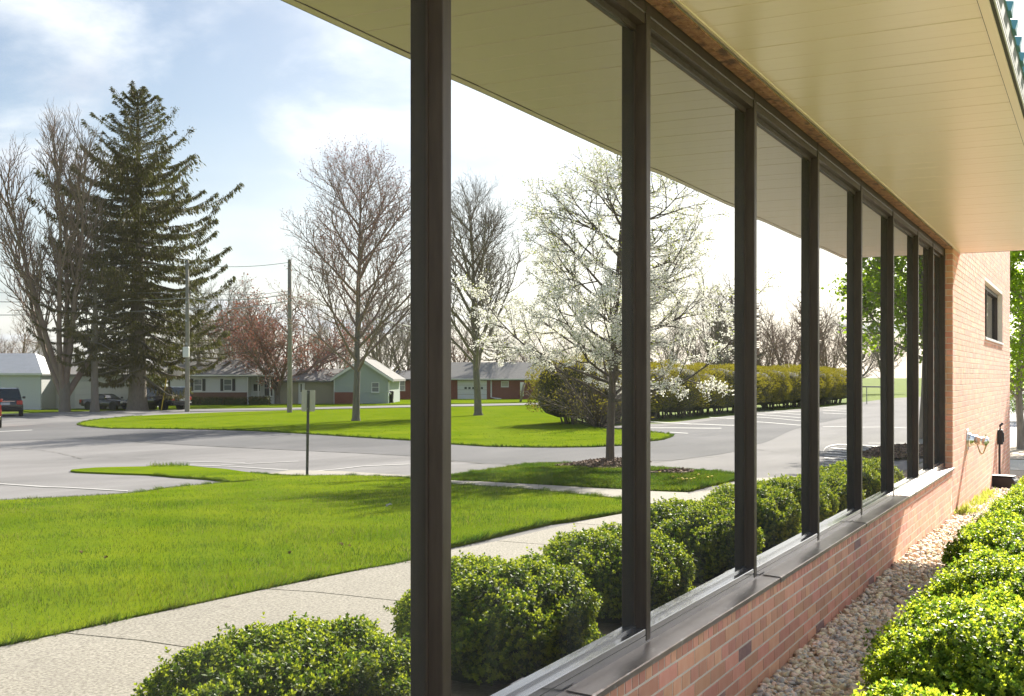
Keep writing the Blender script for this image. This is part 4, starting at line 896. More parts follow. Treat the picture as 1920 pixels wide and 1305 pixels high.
# ---- multi-stemmed bare tree far left
p, F = G(122, 772); H = (772 - 240) / FP * F
lv = [dict(len=H * 0.10, seg=3, wob=0.01, up=0.0, tip=0.9),
      dict(n=7, t0=0.3, t1=1.0, ang=27, len=H * 0.92, seg=8, wob=0.06, up=0.10, rr=0.58, tip=0.12, shape=lambda t: 0.75 + 0.25 * t),
      dict(n=18, t0=0.25, t1=0.97, ang=33, len=H * 0.24, seg=5, wob=0.09, up=0.16, rr=0.34, tip=0.2, shape=lambda t: 1.15 - 0.75 * t),
      dict(n=9, t0=0.12, t1=0.98, ang=36, len=H * 0.10, seg=3, wob=0.10, up=0.14, rr=0.42, tip=0.4),
      dict(n=4, t0=0.2, t1=1.0, ang=36, len=H * 0.04, seg=2, wob=0.10, up=0.2, rr=0.6, tip=0.6)]
tr, cr_, g = tree_parts(77, lv, H * 0.021, 1.5)
place_tree('silver_maple_tree', tr, cr_, p, 1.0, (0.95, 0.95, 1.17), M['bark'], M['twig_red'], 'large leafless tree with several leaning stems at the far left')
# ---- spreading red-budded tree in front of the houses
p, F = G(520, 757); H = (757 - 515) / FP * F
lv = [dict(len=H * 0.16, seg=3, wob=0.02, up=0.0, tip=0.9),
      dict(n=9, t0=0.35, t1=1.0, ang=50, len=H * 0.72, seg=8, wob=0.11, up=0.055, rr=0.5, tip=0.15, shape=lambda t: 0.8 + 0.2 * t),
      dict(n=15, t0=0.15, t1=0.98, ang=42, len=H * 0.32, seg=5, wob=0.13, up=0.05, rr=0.36, tip=0.2, shape=lambda t: 1.15 - 0.6 * t),
      dict(n=8, t0=0.12, t1=0.98, ang=42, len=H * 0.12, seg=3, wob=0.12, up=0.05, rr=0.42, tip=0.4),
      dict(n=4, t0=0.2, t1=1.0, ang=40, len=H * 0.05, seg=2, wob=0.10, up=0.05, rr=0.6, tip=0.6)]
tr, cr_, g = tree_parts(52, lv, H * 0.035, 1.4)
o = place_tree('red_maple_tree', tr, cr_, p, 0.3, (1.05, 1.05, 1.0), M['bark'], M['twig_red'], 'spreading red-budded tree behind the second utility pole')
b = obj('buds', add_buds(g, 4, np.random.default_rng(2), 2, H * 0.013, M['bud_red']), None, o); b['kind'] = 'stuff'
b = obj('buds', add_buds(g, 3, np.random.default_rng(3), 1, H * 0.011, M['bud_tan']), None, o); b['kind'] = 'stuff'

# ---- distant bare trees behind the houses and the hedge
def far_levels(spread): return [dict(len=1.6, seg=3, wob=0.02, up=0.02, tip=0.85),
      dict(n=6, t0=0.45, t1=1.0, ang=26 * spread, len=7.6, seg=7, wob=0.08, up=0.07, rr=0.6, tip=0.12, shape=lambda t: 0.72 + 0.28 * t),
      dict(n=14, t0=0.08, t1=0.97, ang=38, len=3.0, seg=4, wob=0.11, up=0.11, rr=0.34, tip=0.2, shape=lambda t: 1.15 - 0.75 * t),
      dict(n=7, t0=0.12, t1=0.98, ang=38, len=1.1, seg=3, wob=0.11, up=0.12, rr=0.45, tip=0.45),
      dict(n=3, t0=0.2, t1=1.0, ang=36, len=0.5, seg=2, wob=0.10, up=0.12, rr=0.7, tip=0.7)]
FT = []
for k, (sd_, spd) in enumerate(((101, 1.0), (102, 1.35), (103, 0.8))):
    tr, cr_, g = tree_parts(sd_, far_levels(spd), 0.19, 1.3, (7, 5, 3, 3, 3, 3)); tr.materials.append(M['bark']); FT.append((tr, cr_, g))
crown_red = []
for tr, cr_, g in FT:
    c2 = cr_.copy(); c2.materials.append(M['twig_red']); cr_.materials.append(M['bark']); crown_red.append(c2)
far = [(-60, 600, 150, 0, 0), (30, 560, 140, 1, 1), (95, 600, 160, 2, 0), (330, 560, 150, 1, 0), (395, 505, 135, 0, 0), (450, 495, 128, 1, 0), (480, 520, 150, 2, 0), (590, 540, 140, 0, 0), (640, 560, 160, 1, 0),
       (720, 505, 125, 1, 0), (755, 520, 140, 0, 0), (800, 560, 150, 2, 0), (862, 560, 150, 0, 1), (960, 600, 150, 2, 0), (1010, 590, 140, 1, 0), (1080, 600, 150, 0, 0), (1180, 585, 145, 1, 1), (1250, 560, 130, 0, 0),
       (1318, 505, 118, 1, 0), (1352, 488, 112, 2, 0), (1378, 520, 125, 0, 0), (1400, 540, 140, 2, 1), (1440, 545, 130, 0, 1), (1482, 525, 122, 1, 1), (1520, 545, 130, 2, 1), (1552, 560, 135, 0, 1), (1600, 560, 150, 1, 0), (1660, 570, 160, 2, 0)]
names = {395: 'grey leafless tree behind the left house, right of the left utility pole', 450: 'broad leafless tree behind the red-budded tree', 720: 'leafless tree rising behind the green gabled house', 1352: 'upright leafless tree above the hedge left of the third mullion', 1482: 'pinkish leafless tree above the hedge between third and fourth mullions'}
ORDT = 'leftmost second third fourth fifth sixth seventh eighth ninth tenth eleventh twelfth thirteenth fourteenth fifteenth sixteenth seventeenth'.split(); cnt_ = [0, 0]
for px, ty, F, k, red in far:
    b0 = V(px, HY, F); z0 = tz(b0.x, b0.y); H = (HY - ty) / FP * F + EYE - z0; b0.z = z0
    s = H / 10.2; o = empty('bare_tree', b0, rnd.uniform(0, 6.28)); o.scale = (s * rnd.uniform(0.95, 1.15), s * rnd.uniform(0.95, 1.15), s)
    obj('trunk', FT[k][0], None, o, True); c = obj('crown', crown_red[k] if red else FT[k][1], None, o, True)
    lab_ = ('distant leafless tree with reddish twigs, %s of these' if red else 'distant grey leafless background tree, %s of these') % (ORDT[cnt_[red]] + ('' if cnt_[red] == 0 else ' from the left'))
    if px not in names: cnt_[red] += 1
    tag(o, names.get(px, lab_), 'tree', None if px in names else ('background trees with reddish twigs' if red else 'grey background trees'))

# ---- hedge along the lot: separate shrubs grown together
def hedge_shrub(seed, lx, ly, lz, n=9000, leaf=0.075):
    r = np.random.default_rng(seed); d = unit(r.normal(0, 1, (n * 2, 3))); d = d[d[:, 2] > -0.55][:n]; n = len(d)
    sq = (np.abs(d) ** 3.2).sum(1) ** (-1 / 3.2); lump = 1 + 0.08 * np.sin(d[:, 0] * 6 + seed) * np.sin(d[:, 1] * 5) + 0.07 * np.sin(d[:, 2] * 9 + d[:, 0] * 7 + seed)
    P = d * (sq * lump * (1 - 0.14 * r.uniform(0, 1, n) ** 1.5))[:, None]; P = np.column_stack([P[:, 0] * lx, P[:, 1] * ly, P[:, 2] * lz * 0.5 + lz * 0.52]); ok = P[:, 2] > 0.35 * r.uniform(0.2, 1.4, n); P, d = P[ok], d[ok]; n = len(P)
    ax = unit(d + np.array([0, 0, 0.9]) + r.normal(0, 0.5, (n, 3))); A = ax * leaf * r.uniform(0.7, 1.9, (n, 1)); S = unit(np.cross(A, r.normal(0, 1, (n, 3)))) * leaf * 0.32
    v, f = leaf_mesh(P, A, S); lm = np_mesh('foliage', v, [f]); lm.materials.append(M['hedge_leaf'])
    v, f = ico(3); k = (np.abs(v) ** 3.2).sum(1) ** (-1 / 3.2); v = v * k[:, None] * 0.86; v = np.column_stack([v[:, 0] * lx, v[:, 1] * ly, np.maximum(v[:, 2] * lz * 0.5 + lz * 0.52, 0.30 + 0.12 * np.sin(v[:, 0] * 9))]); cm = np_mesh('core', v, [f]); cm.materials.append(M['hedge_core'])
    st_ = []
    for k in range(16):
        x, y = r.uniform(-0.7, 0.7) * lx, r.uniform(-0.7, 0.7) * ly; st_.append((np.array([[x * 0.7, y * 0.7, -0.1], [x * 0.85, y * 0.85, 0.5], [x, y, 1.2]]), np.array([0.05, 0.04, 0.03])))
    sv, sf = tubes(st_, 5); sm = np_mesh('stems', sv, [sf]); sm.materials.append(M['twig']); return lm, cm, sm
HD = [hedge_shrub(31, 2.0, 3.2, 2.95), hedge_shrub(32, 2.1, 3.4, 2.8), hedge_shrub(33, 1.9, 3.0, 3.05)]
h0, _ = G(1150, 795); h1, _ = G(1597, 754)
ORD = 'first second third fourth fifth sixth seventh eighth ninth tenth eleventh twelfth thirteenth fourteenth fifteenth sixteenth seventeenth'.split()
nh = 15; hl = ['hedge shrub nearest the blossoming tree', 'olive hedge shrub']
for i in range(nh):
    t = i / (nh - 1); x = h0.x + (h1.x - h0.x) * t + rnd.uniform(-0.25, 0.25) + 1.6; y = h0.y + (h1.y - h0.y) * t
    o = empty('hedge_shrub', (x, y, tz(x, y)), rnd.choice((0, math.pi)) + rnd.uniform(-0.08, 0.08)); s = 0.97 + 0.06 * rnd.random(); sp = (h1.y - h0.y) / (nh - 1) / 5.4
    o.scale = (s, max(sp, 0.8) * 1.12, s * rnd.uniform(0.97, 1.05)); k = i % 3
    a = obj('foliage', HD[k][0], None, o); a['kind'] = 'stuff'; obj('core', HD[k][1], None, o, True); obj('stems', HD[k][2], None, o)
    tag(o, 'olive yellow-green shrub, %s from the near end of the long clipped hedge' % ORD[i], 'hedge', 'shrubs of the long hedge')
# arching open-grown shrub at the near end of the hedge
p, F = G(1122, 801)
lv = [dict(len=0.25, seg=2, wob=0.02, up=0.0, tip=0.9), dict(n=26, t0=0.0, t1=1.0, ang=52, len=3.3, seg=7, wob=0.07, up=-0.02, rr=0.45, tip=0.2, shape=lambda t: 0.8 + 0.3 * t),
      dict(n=12, t0=0.2, t1=0.98, ang=26, len=1.25, seg=4, wob=0.10, up=0.05, rr=0.4, tip=0.3), dict(n=6, t0=0.2, t1=1.0, ang=28, len=0.5, seg=2, wob=0.1, up=0.08, rr=0.6, tip=0.5)]
tr, cr_, g = tree_parts(61, lv, 0.11, 1.4, (8, 5, 4, 3))
o = place_tree('arching_shrub', tr, cr_, p, 0.8, 1.0, M['bark'], M['twig'], 'arching half-bare shrub with open stems at the near end of the hedge', None, 'shrub')
b = obj('leaves', add_buds(g, 3, np.random.default_rng(6), 1, 0.08, M['hedge_leaf'], 'leaves'), None, o); b['kind'] = 'stuff'
# low willow-green bush seen behind the green house, and leafy trees
# ---- fresh green street trees at the far end of the building
H = 7.0
lv = [dict(len=H * 0.9, seg=9, wob=0.04, up=0.05, tip=0.12), dict(n=22, t0=0.20, t1=0.95, ang=58, len=H * 0.42, seg=6, wob=0.10, up=0.06, rr=0.4, tip=0.2, shape=lambda t: 1.05 - 0.75 * t),
      dict(n=9, t0=0.2, t1=0.98, ang=42, len=H * 0.15, seg=3, wob=0.12, up=0.03, rr=0.45, tip=0.4), dict(n=4, t0=0.2, t1=1, ang=40, len=H * 0.06, seg=2, wob=0.1, up=0.02, rr=0.6, tip=0.6)]
tr, cr_, g = tree_parts(88, lv, 0.12, 1.4, (10, 6, 4, 3)); tr.materials.append(M['bark_grey']); cr_.materials.append(M['bark'])
r = np.random.default_rng(17); C, D = along(g[3], 26, r, 0.12); C2, D2 = along(g[2], 20, r, 0.12, 0.2); C = np.concatenate([C, C2]); n = len(C)
A = unit(r.normal(0, 1, (n, 3)) + np.array([0, 0, -0.35])) * r.uniform(0.07, 0.13, (n, 1)); S = unit(np.cross(A, r.normal(0, 1, (n, 3)) + np.array([0, 0, 2.0]))) * r.uniform(0.03, 0.05, (n, 1))
v, f = leaf_mesh(C, A, S); lm = np_mesh('leaves', v, [f]); lm.materials.append(M['leaf_green'])
for x, y, s, lab in ((2.95, 35.0, 1.36, 'fresh green leafy tree mirrored in the farthest panes'), (-0.1, 30.6, 0.86, 'green tree seen directly past the end of the brick wall')):
    o = empty('leafy_tree', (x, y, tz(x, y)), x * 2.1); o.scale = (s, s, s); obj('trunk', tr, None, o, True); obj('limbs', cr_, None, o, True); b = obj('crown', lm, None, o); b['kind'] = 'stuff'; tag(o, lab, 'tree', 'fresh green trees')
o = None

# ------------------------------------------------------------------ things along the street
RZ = math.pi - PHI            # local frame of things seen in the panes: x = towards the right of the reflection, y = towards the viewer
class Site:
    def __init__(s, name, px0, py0, F=None):
        if F is None: s.p, s.F = G(px0, py0)
        else: s.F = F; s.p = V(px0, py0, F); s.p.z = tz(s.p.x, s.p.y)
        s.k = s.F / FP; s.px0 = px0; s.py0 = py0; s.o = empty(name, s.p, RZ)
    def X(s, px): return (px - s.px0) * s.k
    def Z(s, py): return (s.py0 - py) * s.k
    def box(s, name, mat, px0, px1, py0, py1, y0, y1, parent=None, c=0):
        return MB().box(s.X(px0), s.X(px1), y0, y1, s.Z(py1), s.Z(py0), c).build(name, M[mat], parent or s.o)
def laps(mb, x0, x1, z0, z1, y, step=0.16, clip=None):
    z = z0
    while z < z1 - 0.01:
        t = min(z + step, z1); a, b = (x0, x1) if clip is None else clip(z + 0.02)
        if clip is not None:
            a2, b2 = clip(t); a, b = max(a, x0), min(b, x1)
        if b - a > 0.05: mb.prism([(y, z), (y + 0.022, z), (y + 0.004, t), (y, t)], 'x', a, b)
        z = t
def window(s, px0, px1, py0, py1, y, glass='dark_glass', shut=None, mun=True, parent=None):
    f = empty('window', (0, 0, 0), 0, parent or s.o); x0, x1, z0, z1 = s.X(px0), s.X(px1), s.Z(py1), s.Z(py0); t = 0.07
    m = MB(); m.box(x0 - t, x0, y, y + 0.05, z0 - t, z1 + t); m.box(x1, x1 + t, y, y + 0.05, z0 - t, z1 + t); m.box(x0, x1, y, y + 0.048, z1, z1 + t); m.box(x0, x1, y, y + 0.048, z0 - t, z0)
    if mun: m.box(x0, x1, y + 0.012, y + 0.042, (z0 + z1) / 2 - 0.025, (z0 + z1) / 2 + 0.025)
    m.build('frame', M['trim_white'], f)
    MB().box(x0, x1, y + 0.001, y + 0.011, z0, z1).build('pane', M[glass], f)
    MB().box(x0 - 0.1, x1 + 0.1, y, y + 0.1, z0 - t - 0.05, z0 - t - 0.001).build('sill', M['trim_white'], f)
    if shut:
        for a, b in ((px0 - shut, px0 - 0.6), (px1 + 0.6, px1 + shut)):
            MB().box(s.X(a) , s.X(b), y, y + 0.03, z0 - t, z1 + t).build('shutter', M['shutter'], s.o)
    return f
def slope_roof(s, name, mat, px0, px1, pye, pyr, y_front, run, depth, hip=0.0, parent=None, back=True):
    x0, x1, ze, zr = s.X(px0), s.X(px1), s.Z(pye), s.Z(pyr); m = MB(); th = 0.16
    v = [(x0, y_front, ze), (x1, y_front, ze), (x1 - hip, y_front - run, zr), (x0 + hip * 0, y_front - run, zr), (x1, y_front - 2 * run, ze), (x0, y_front - 2 * run, ze)]
    v += [(a, b, c - th) for a, b, c in v]
    m.add(v, [(0, 1, 2, 3), (3, 2, 4, 5), (1, 4, 2), (0, 3, 5), (6, 9, 8, 7), (9, 11, 10, 8), (7, 8, 10), (6, 11, 9), (0, 6, 7, 1), (1, 7, 10, 4), (4, 10, 11, 5), (5, 11, 6, 0)])
    return m.build(name, M[mat], parent or s.o)

# white sided outbuilding, far left
s = Site('white_outbuilding', -20, 768)
m = MB(); m.box(s.X(-150), s.X(79), -7.5, -0.02, -0.6, s.Z(699)); laps(m, s.X(-150), s.X(79), 0, s.Z(699), -0.02); m.build('wall', M['siding_white'], s.o)
slope_roof(s, 'roof', 'roof_metal', -155, 84, 699, 660, 0.35, 4.0, 8, hip=2.2)
s.box('downspout', 'steel', 77.4, 79.2, 699, 766, 0.003, 0.06)
window(s, -90, -70, 715, 735, 0.0)
tag(s.o, 'white sided outbuilding with a metal roof at the far left', 'building')
s = Site('white_garage', 160, 766)
m = MB(); m.box(s.X(80), s.X(262), -7.5, -0.02, -0.6, s.Z(701)); laps(m, s.X(80), s.X(262), 0, s.Z(701), -0.02); m.build('wall', M['siding_white'], s.o)
slope_roof(s, 'roof', 'roof_grey', 84.5, 300, 701, 676, 0.4, 4.0, 8)
d = empty('garage_door', (0, 0, 0), 0, s.o)
for i in range(4):
    z0 = 0.05 + i * (s.Z(714) - 0.05) / 4; z1 = z0 + (s.Z(714) - 0.05) / 4 - 0.02
    MB().box(s.X(141), s.X(246), 0.004, 0.05, z0, z1, 0.01).build('panel', M['trim_white'], d)
m = MB(); m.box(s.X(139), s.X(141), 0.004, 0.07, 0, s.Z(712)); m.box(s.X(246), s.X(248), 0.004, 0.07, 0, s.Z(712)); m.box(s.X(141), s.X(246), 0.004, 0.069, s.Z(714) + 0.01, s.Z(712)); m.build('door_frame', M['siding_white'], d)
s.box('downspout', 'steel', 102.5, 104, 701, 765, 0.003, 0.06)
tag(s.o, 'white garage with a wide sectional door behind the dark parked car', 'garage')
# white ranch house with shutters
s = Site('ranch_house', 400, 758)
m = MB(); m.box(s.X(264), s.X(464), -9, -0.02, -0.5, s.Z(703)); laps(m, s.X(264), s.X(464), s.Z(735), s.Z(703), -0.02); m.build('wall', M['siding_white'], s.o)
s.box('brick_skirt', 'house_brick_dark', 264, 464, 735, 764, -0.02, 0.09)
s.box('ledge', 'trim_white', 264, 464, 733.8, 735, -0.02, 0.12)
slope_roof(s, 'roof', 'roof_grey', 258, 512, 703, 672, 0.5, 4.6, 9)
s.box('gutter', 'trim_white', 258, 512, 702, 704.6, 0.5, 0.62)
window(s, 364.5, 378, 711, 731, 0.0, 'glass_grey', 7.2); window(s, 420.5, 434, 711, 731, 0.0, 'glass_grey', 7.2); window(s, 300, 312, 711, 731, 0.0, 'glass_grey', 7.2); window(s, 277, 286, 711, 731, 0.0, 'glass_grey')
# recessed porch
m = MB(); m.box(s.X(464.2), s.X(508), -9, -1.4, -0.5, s.Z(703)); m.build('porch_wall', M['siding_white'], s.o)
window(s, 469, 481, 720, 733, -1.4, 'dark_glass', None, False); window(s, 490, 505, 712, 742, -1.4, 'dark_glass')
for px in (465.5, 485, 507): s.box('porch_post', 'trim_white', px - 0.9, px + 0.9, 703, 758, 0.1, 0.25)
tag(s.o, 'white ranch house with dark shutters and brick skirt behind the left utility pole', 'house')
def low_hedge(px0, px1, py0, py1, label):
    s = Site('clipped_hedge', (px0 + px1) / 2, py1); w_ = s.X(px1) - s.X(px0); h_ = s.Z(py0); r = np.random.default_rng(int(px0)); n = 1500
    P = np.column_stack([r.uniform(-w_ / 2, w_ / 2, n), r.uniform(-0.5, 0.5, n), r.uniform(0.05, h_, n)])
    A = unit(r.normal(0, 1, (n, 3)) + np.array([0, 0, 0.4])) * r.uniform(0.08, 0.2, (n, 1)); S = unit(np.cross(A, r.normal(0, 1, (n, 3)))) * 0.05
    v, f = leaf_mesh(P, A, S); lm = np_mesh('foliage', v, [f]); lm.materials.append(M['needle']); b = obj('foliage', lm, None, s.o); b['kind'] = 'stuff'
    MB().box(-w_ / 2 + 0.06, w_ / 2 - 0.06, -0.44, 0.44, -0.1, h_ - 0.08, 0.1).build('core', M['box_core'], s.o); tag(s.o, label, 'hedge')
low_hedge(357, 376, 745, 759, 'left end of the dark clipped hedge under the shuttered windows'); low_hedge(378, 420, 745, 759, 'middle dark clipped hedge before the brick skirt'); low_hedge(421, 462, 745, 759, 'dark clipped hedge before the brick skirt, nearest the porch'); low_hedge(467, 506, 744, 759, 'dark clipped hedge in front of the porch')
# tan wing and green gabled house
s = Site('gabled_house', 640, 757)
m = MB(); m.box(s.X(509), s.X(626.5), -7, -1.0, -0.5, s.Z(712)); laps(m, s.X(509), s.X(626.5), 0, s.Z(712), -1.0); m.build('wing_wall', M['siding_tan'], s.o)
slope_roof(s, 'wing_roof', 'roof_grey', 505, 640, 713, 690, -0.6, 3.6, 7)
dd = empty('door', (0, 0, 0), 0, s.o); MB().box(s.X(556), s.X(568), -1.02, -0.93, 0, s.Z(717)).build('door_leaf', M['trim_white'], dd); MB().box(s.X(560), s.X(562.5), -0.93, -0.92, s.Z(735), s.Z(719.5)).build('pane', M['dark_glass'], dd); MB().box(s.X(566.4), s.X(567.2), -0.93, -0.88, s.Z(739.5), s.Z(738.5)).build('handle', M['steel'], dd)
x0, x1, xp, ze, zp = s.X(627), s.X(726), s.X(679), s.Z(709), s.Z(676)
gab = lambda z: (x0 + (xp - x0) * max(0, (z - ze) / (zp - ze)), x1 + (xp - x1) * max(0, (z - ze) / (zp - ze)))
m = MB(); m.prism([(x0, -0.5), (x1, -0.5), (x1, ze), (xp, zp), (x0, ze)], 'y', -10, -0.02); laps(m, x0, x1, s.Z(735), zp, -0.02, 0.16, gab); m.build('wall', M['siding_green'], s.o)
s.box('brick_skirt', 'house_brick', 627.2, 664, 735, 763, -0.02, 0.08)
for sg, xe in ((-1, s.X(621)), (1, s.X(736))):
    zo = ze - abs(xe - (x0 if sg < 0 else x1)) * (zp - ze) / (xp - x0) * 0.9
    m = MB(); m.prism([(xe, zo), (xp, zp + 0.02), (xp, zp + 0.22), (xe, zo + 0.20)], 'y', -10.2, 0.40); m.build('roof_slope', M['roof_grey'], s.o)
    m = MB(); m.prism([(xe, zo - 0.10), (xp, zp - 0.09), (xp, zp + 0.16), (xe, zo + 0.15)], 'y', 0.4005, 0.46); m.build('rake_board', M['trim_white'], s.o)
window(s, 697, 708.5, 717.5, 734, 0.0, 'glass_grey')
MB().tube([(s.X(733), 0.30, s.Z(710)), (s.X(730), 0.2, s.Z(713)), (s.X(726.6), 0.09, s.Z(717)), (s.X(726.6), 0.09, s.Z(735)), (s.X(731), 0.2, s.Z(738))], 0.07, 8).build('downspout', M['trim_white'], s.o)
s.box('corner_trim', 'trim_white', 625.8, 627.2, 709, 757, -0.05, 0.05)
tag(s.o, 'pale green gabled house with white rake boards and a tan wing', 'house')
# brick ranch house with white garage door
s = Site('brick_house', 870, 748)
m = MB(); m.box(s.X(738), s.X(1060), -9, -0.001, -0.8, s.Z(709)); m.build('wall', M['house_brick'], s.o)
slope_roof(s, 'roof', 'roof_dark', 733, 842, 710.5, 694, 0.6, 4.6, 9); slope_roof(s, 'roof', 'roof_grey', 836, 1068, 710, 678, 0.7, 4.6, 9)
s.box('gutter', 'trim_white', 836, 1068, 709.6, 711.4, 0.7, 0.82)
window(s, 740, 754, 714, 731, 0.0, 'glass_grey'); window(s, 941, 953, 715, 723.5, 0.0, 'sign_back', None, False); window(s, 790, 806, 714, 731, 0.0, 'glass_grey')
d = empty('garage_door', (0, 0, 0), 0, s.o)
for i in range(4):
    z0 = 0.02 + i * s.Z(712) / 4.1; MB().box(s.X(866), s.X(914), 0.001, 0.05, z0, z0 + s.Z(712) / 4.1 - 0.02, 0.01).build('panel', M['trim_white'], d)
for px in (876.5, 882.5, 889, 895.5, 903.5): MB().box(s.X(px), s.X(px + 3.8), 0.051, 0.062, s.Z(729), s.Z(725)).build('pane', M['dark_glass'], d)
MB().tube([(s.X(922), 0.76, s.Z(711)), (s.X(922), 0.1, s.Z(714)), (s.X(922), 0.1, s.Z(744)), (s.X(930), 0.4, s.Z(746)), (s.X(940), 0.8, s.Z(747))], 0.08, 8).build('downspout', M['trim_white'], s.o)
tag(s.o, 'long red brick house with a white garage door behind the upright maple', 'house')

# utility poles and overhead wires
def pole(px, pyb, pyt, label, extra):
    s = Site('utility_pole', px, pyb); h = s.Z(pyt)
    MB().tube([(0, 0, -0.4), (0, 0, 0), (0.02, 0, h * 0.5), (0, 0, h)], [0.19, 0.18, 0.155, 0.125], 12).build('shaft', M['pole_wood'], s.o, True)
    MB().tube([(0, 0.12, h - 0.35), (0, 0.22, h - 0.33), (0, 0.24, h - 0.15)], [0.03, 0.04, 0.05], 8).build('insulator', M['steel'], s.o)
    for z in extra: MB().box(-0.06, 0.06, 0.12, 0.26, h * z - 0.08, h * z + 0.08, 0.01).build('bracket', M['steel'], s.o)
    tag(s.o, label, 'utility pole'); return s, h
P1, h1_ = pole(351, 771.5, 488, 'grey wooden utility pole left, beside the tall spruce', (0.72, 0.60, 0.45))
MB().box(-0.22, 0.22, 0.16, 0.4, h1_ * 0.36, h1_ * 0.36 + 0.75, 0.04).build('meter_box', M['trim_white'], P1.o)
P2, h2_ = pole(543, 774, 487, 'grey wooden utility pole behind the back of the sign', (0.77, 0.74))
def wire(pts, r, mat, label, sag=0.0, grp='overhead wires'):
    a, b = pts; n = 12; P = [a.lerp(b, i / n) - Vector((0, 0, sag * 4 * (i / n) * (1 - i / n))) for i in range(n + 1)]
    o = MB().tube(P, r, 5).build('overhead_wire', M[mat]); return tag(o, label, 'wire', grp)
F1, F2 = P1.F, P2.F
wl = [(481, 495, 492, 'topmost thin overhead wire crossing the tall spruce', 0.02), (539, 547, 545, 'second thin overhead wire across the tall spruce', 0.02), (560, 559, 551, 'third, thicker overhead wire across the tall spruce', 0.032), (589, 578, 563, 'lowest thick overhead wire across the tall spruce', 0.032)]
for a, b, c, lab, rd in wl:
    wire((V(-260, a - 4, F1 * 1.12), V(351, b, F1)), rd, 'steel', lab, 0.35)
    wire((V(351, b, F1), V(543, c, F2)), rd, 'steel', lab.replace('across the tall spruce', 'between the two utility poles').replace('crossing the tall spruce', 'between the two utility poles'), 0.25)
hk = V(925, 640, 132)
wire((V(543, 553, F2), V(925, 636, 128)), 0.045, 'wire_bright', 'bright service wire sloping from the right pole towards the brick house', 0.5)
wire((V(543, 562, F2), V(1010, 650, 128)), 0.02, 'steel', 'thin service wire sloping below the bright one', 0.9)
# guy wire guard
s = Site('guy_wire', 302, 769); MB().tube([(0, 0, -0.1), (s.X(312), 0, s.Z(709))], 0.045, 8).build('guard', M['yellow'], s.o); MB().tube([(s.X(312), 0, s.Z(709)), (s.X(350), -0.2, s.Z(548))], 0.012, 5).build('cable', M['wire'], s.o)
tag(s.o, 'guy wire with a yellow plastic guard beside the dark van', 'guy wire')
# back of a traffic sign on a channel post
s = Site('sign_post', 576, 893); ztop = s.Z(731)
MB().prism([(-0.028, 0.0), (-0.028, 0.012), (-0.014, 0.012), (-0.010, 0.030), (0.010, 0.030), (0.014, 0.012), (0.028, 0.012), (0.028, 0.0), (0.012, 0.0), (0.008, 0.018), (-0.008, 0.018), (-0.012, 0.0)], 'z', -0.3, ztop - 0.01).build('channel_post', M['post_green'], s.o)
w_ = 13.2 * s.k; zb = s.Z(771); rad = 0.03; poly = []
for cx_, cz_, a0 in ((w_ - rad, ztop - rad, 0), (-w_ + rad, ztop - rad, 90), (-w_ + rad, zb + rad, 180), (w_ - rad, zb + rad, 270)):
    poly += [(cx_ + rad * math.cos(math.radians(a0 + t)), cz_ + rad * math.sin(math.radians(a0 + t))) for t in (0, 30, 60, 90)]
MB().prism(poly, 'y', -0.006, -0.002).build('sign_plate', M['sign_back'], s.o)
for z in (ztop - 0.06, zb + 0.06): MB().tube([(0, 0.03, z), (0, 0.04, z)], 0.009, 6).build('bolt', M['steel'], s.o)
s.o.rotation_euler = (0.0, 0.015, RZ + 0.12); tag(s.o, 'blank back of a small sign on a dark channel post at the lawn edge', 'sign')

# parked vehicles
def wheel(par, x, y, r, wdt, side):
    o = empty('wheel', (x, y, r), 0, par)
    n = 20; ring = lambda rr, yy: [(rr * math.cos(2 * math.pi * i / n), yy, rr * math.sin(2 * math.pi * i / n)) for i in range(n)]
    prof = [(r * 0.62, -wdt / 2), (r * 0.94, -wdt / 2), (r, -wdt / 2 + 0.03), (r, wdt / 2 - 0.03), (r * 0.94, wdt / 2), (r * 0.62, wdt / 2)]
    m = MB(); vv = []; 
    for a, b in prof: vv += ring(a, b)
    m.add(vv, [(k * n + i, k * n + (i + 1) % n, ((k + 1) % 6) * n + (i + 1) % n, ((k + 1) % 6) * n + i) for k in range(6) for i in range(n)]); m.build('tyre', M['tyre'], o, True)
    m = MB(); yo = side * (wdt / 2 - 0.02); m.add(ring(r * 0.62, yo) + ring(r * 0.5, yo - side * 0.03) + [(0, yo, 0)], [(i, (i + 1) % n, n + (i + 1) % n, n + i) for i in range(n)] + [(n + i, n + (i + 1) % n, 2 * n) for i in range(n) if i % 4 < 3]); m.build('rim', M['rim'], o)
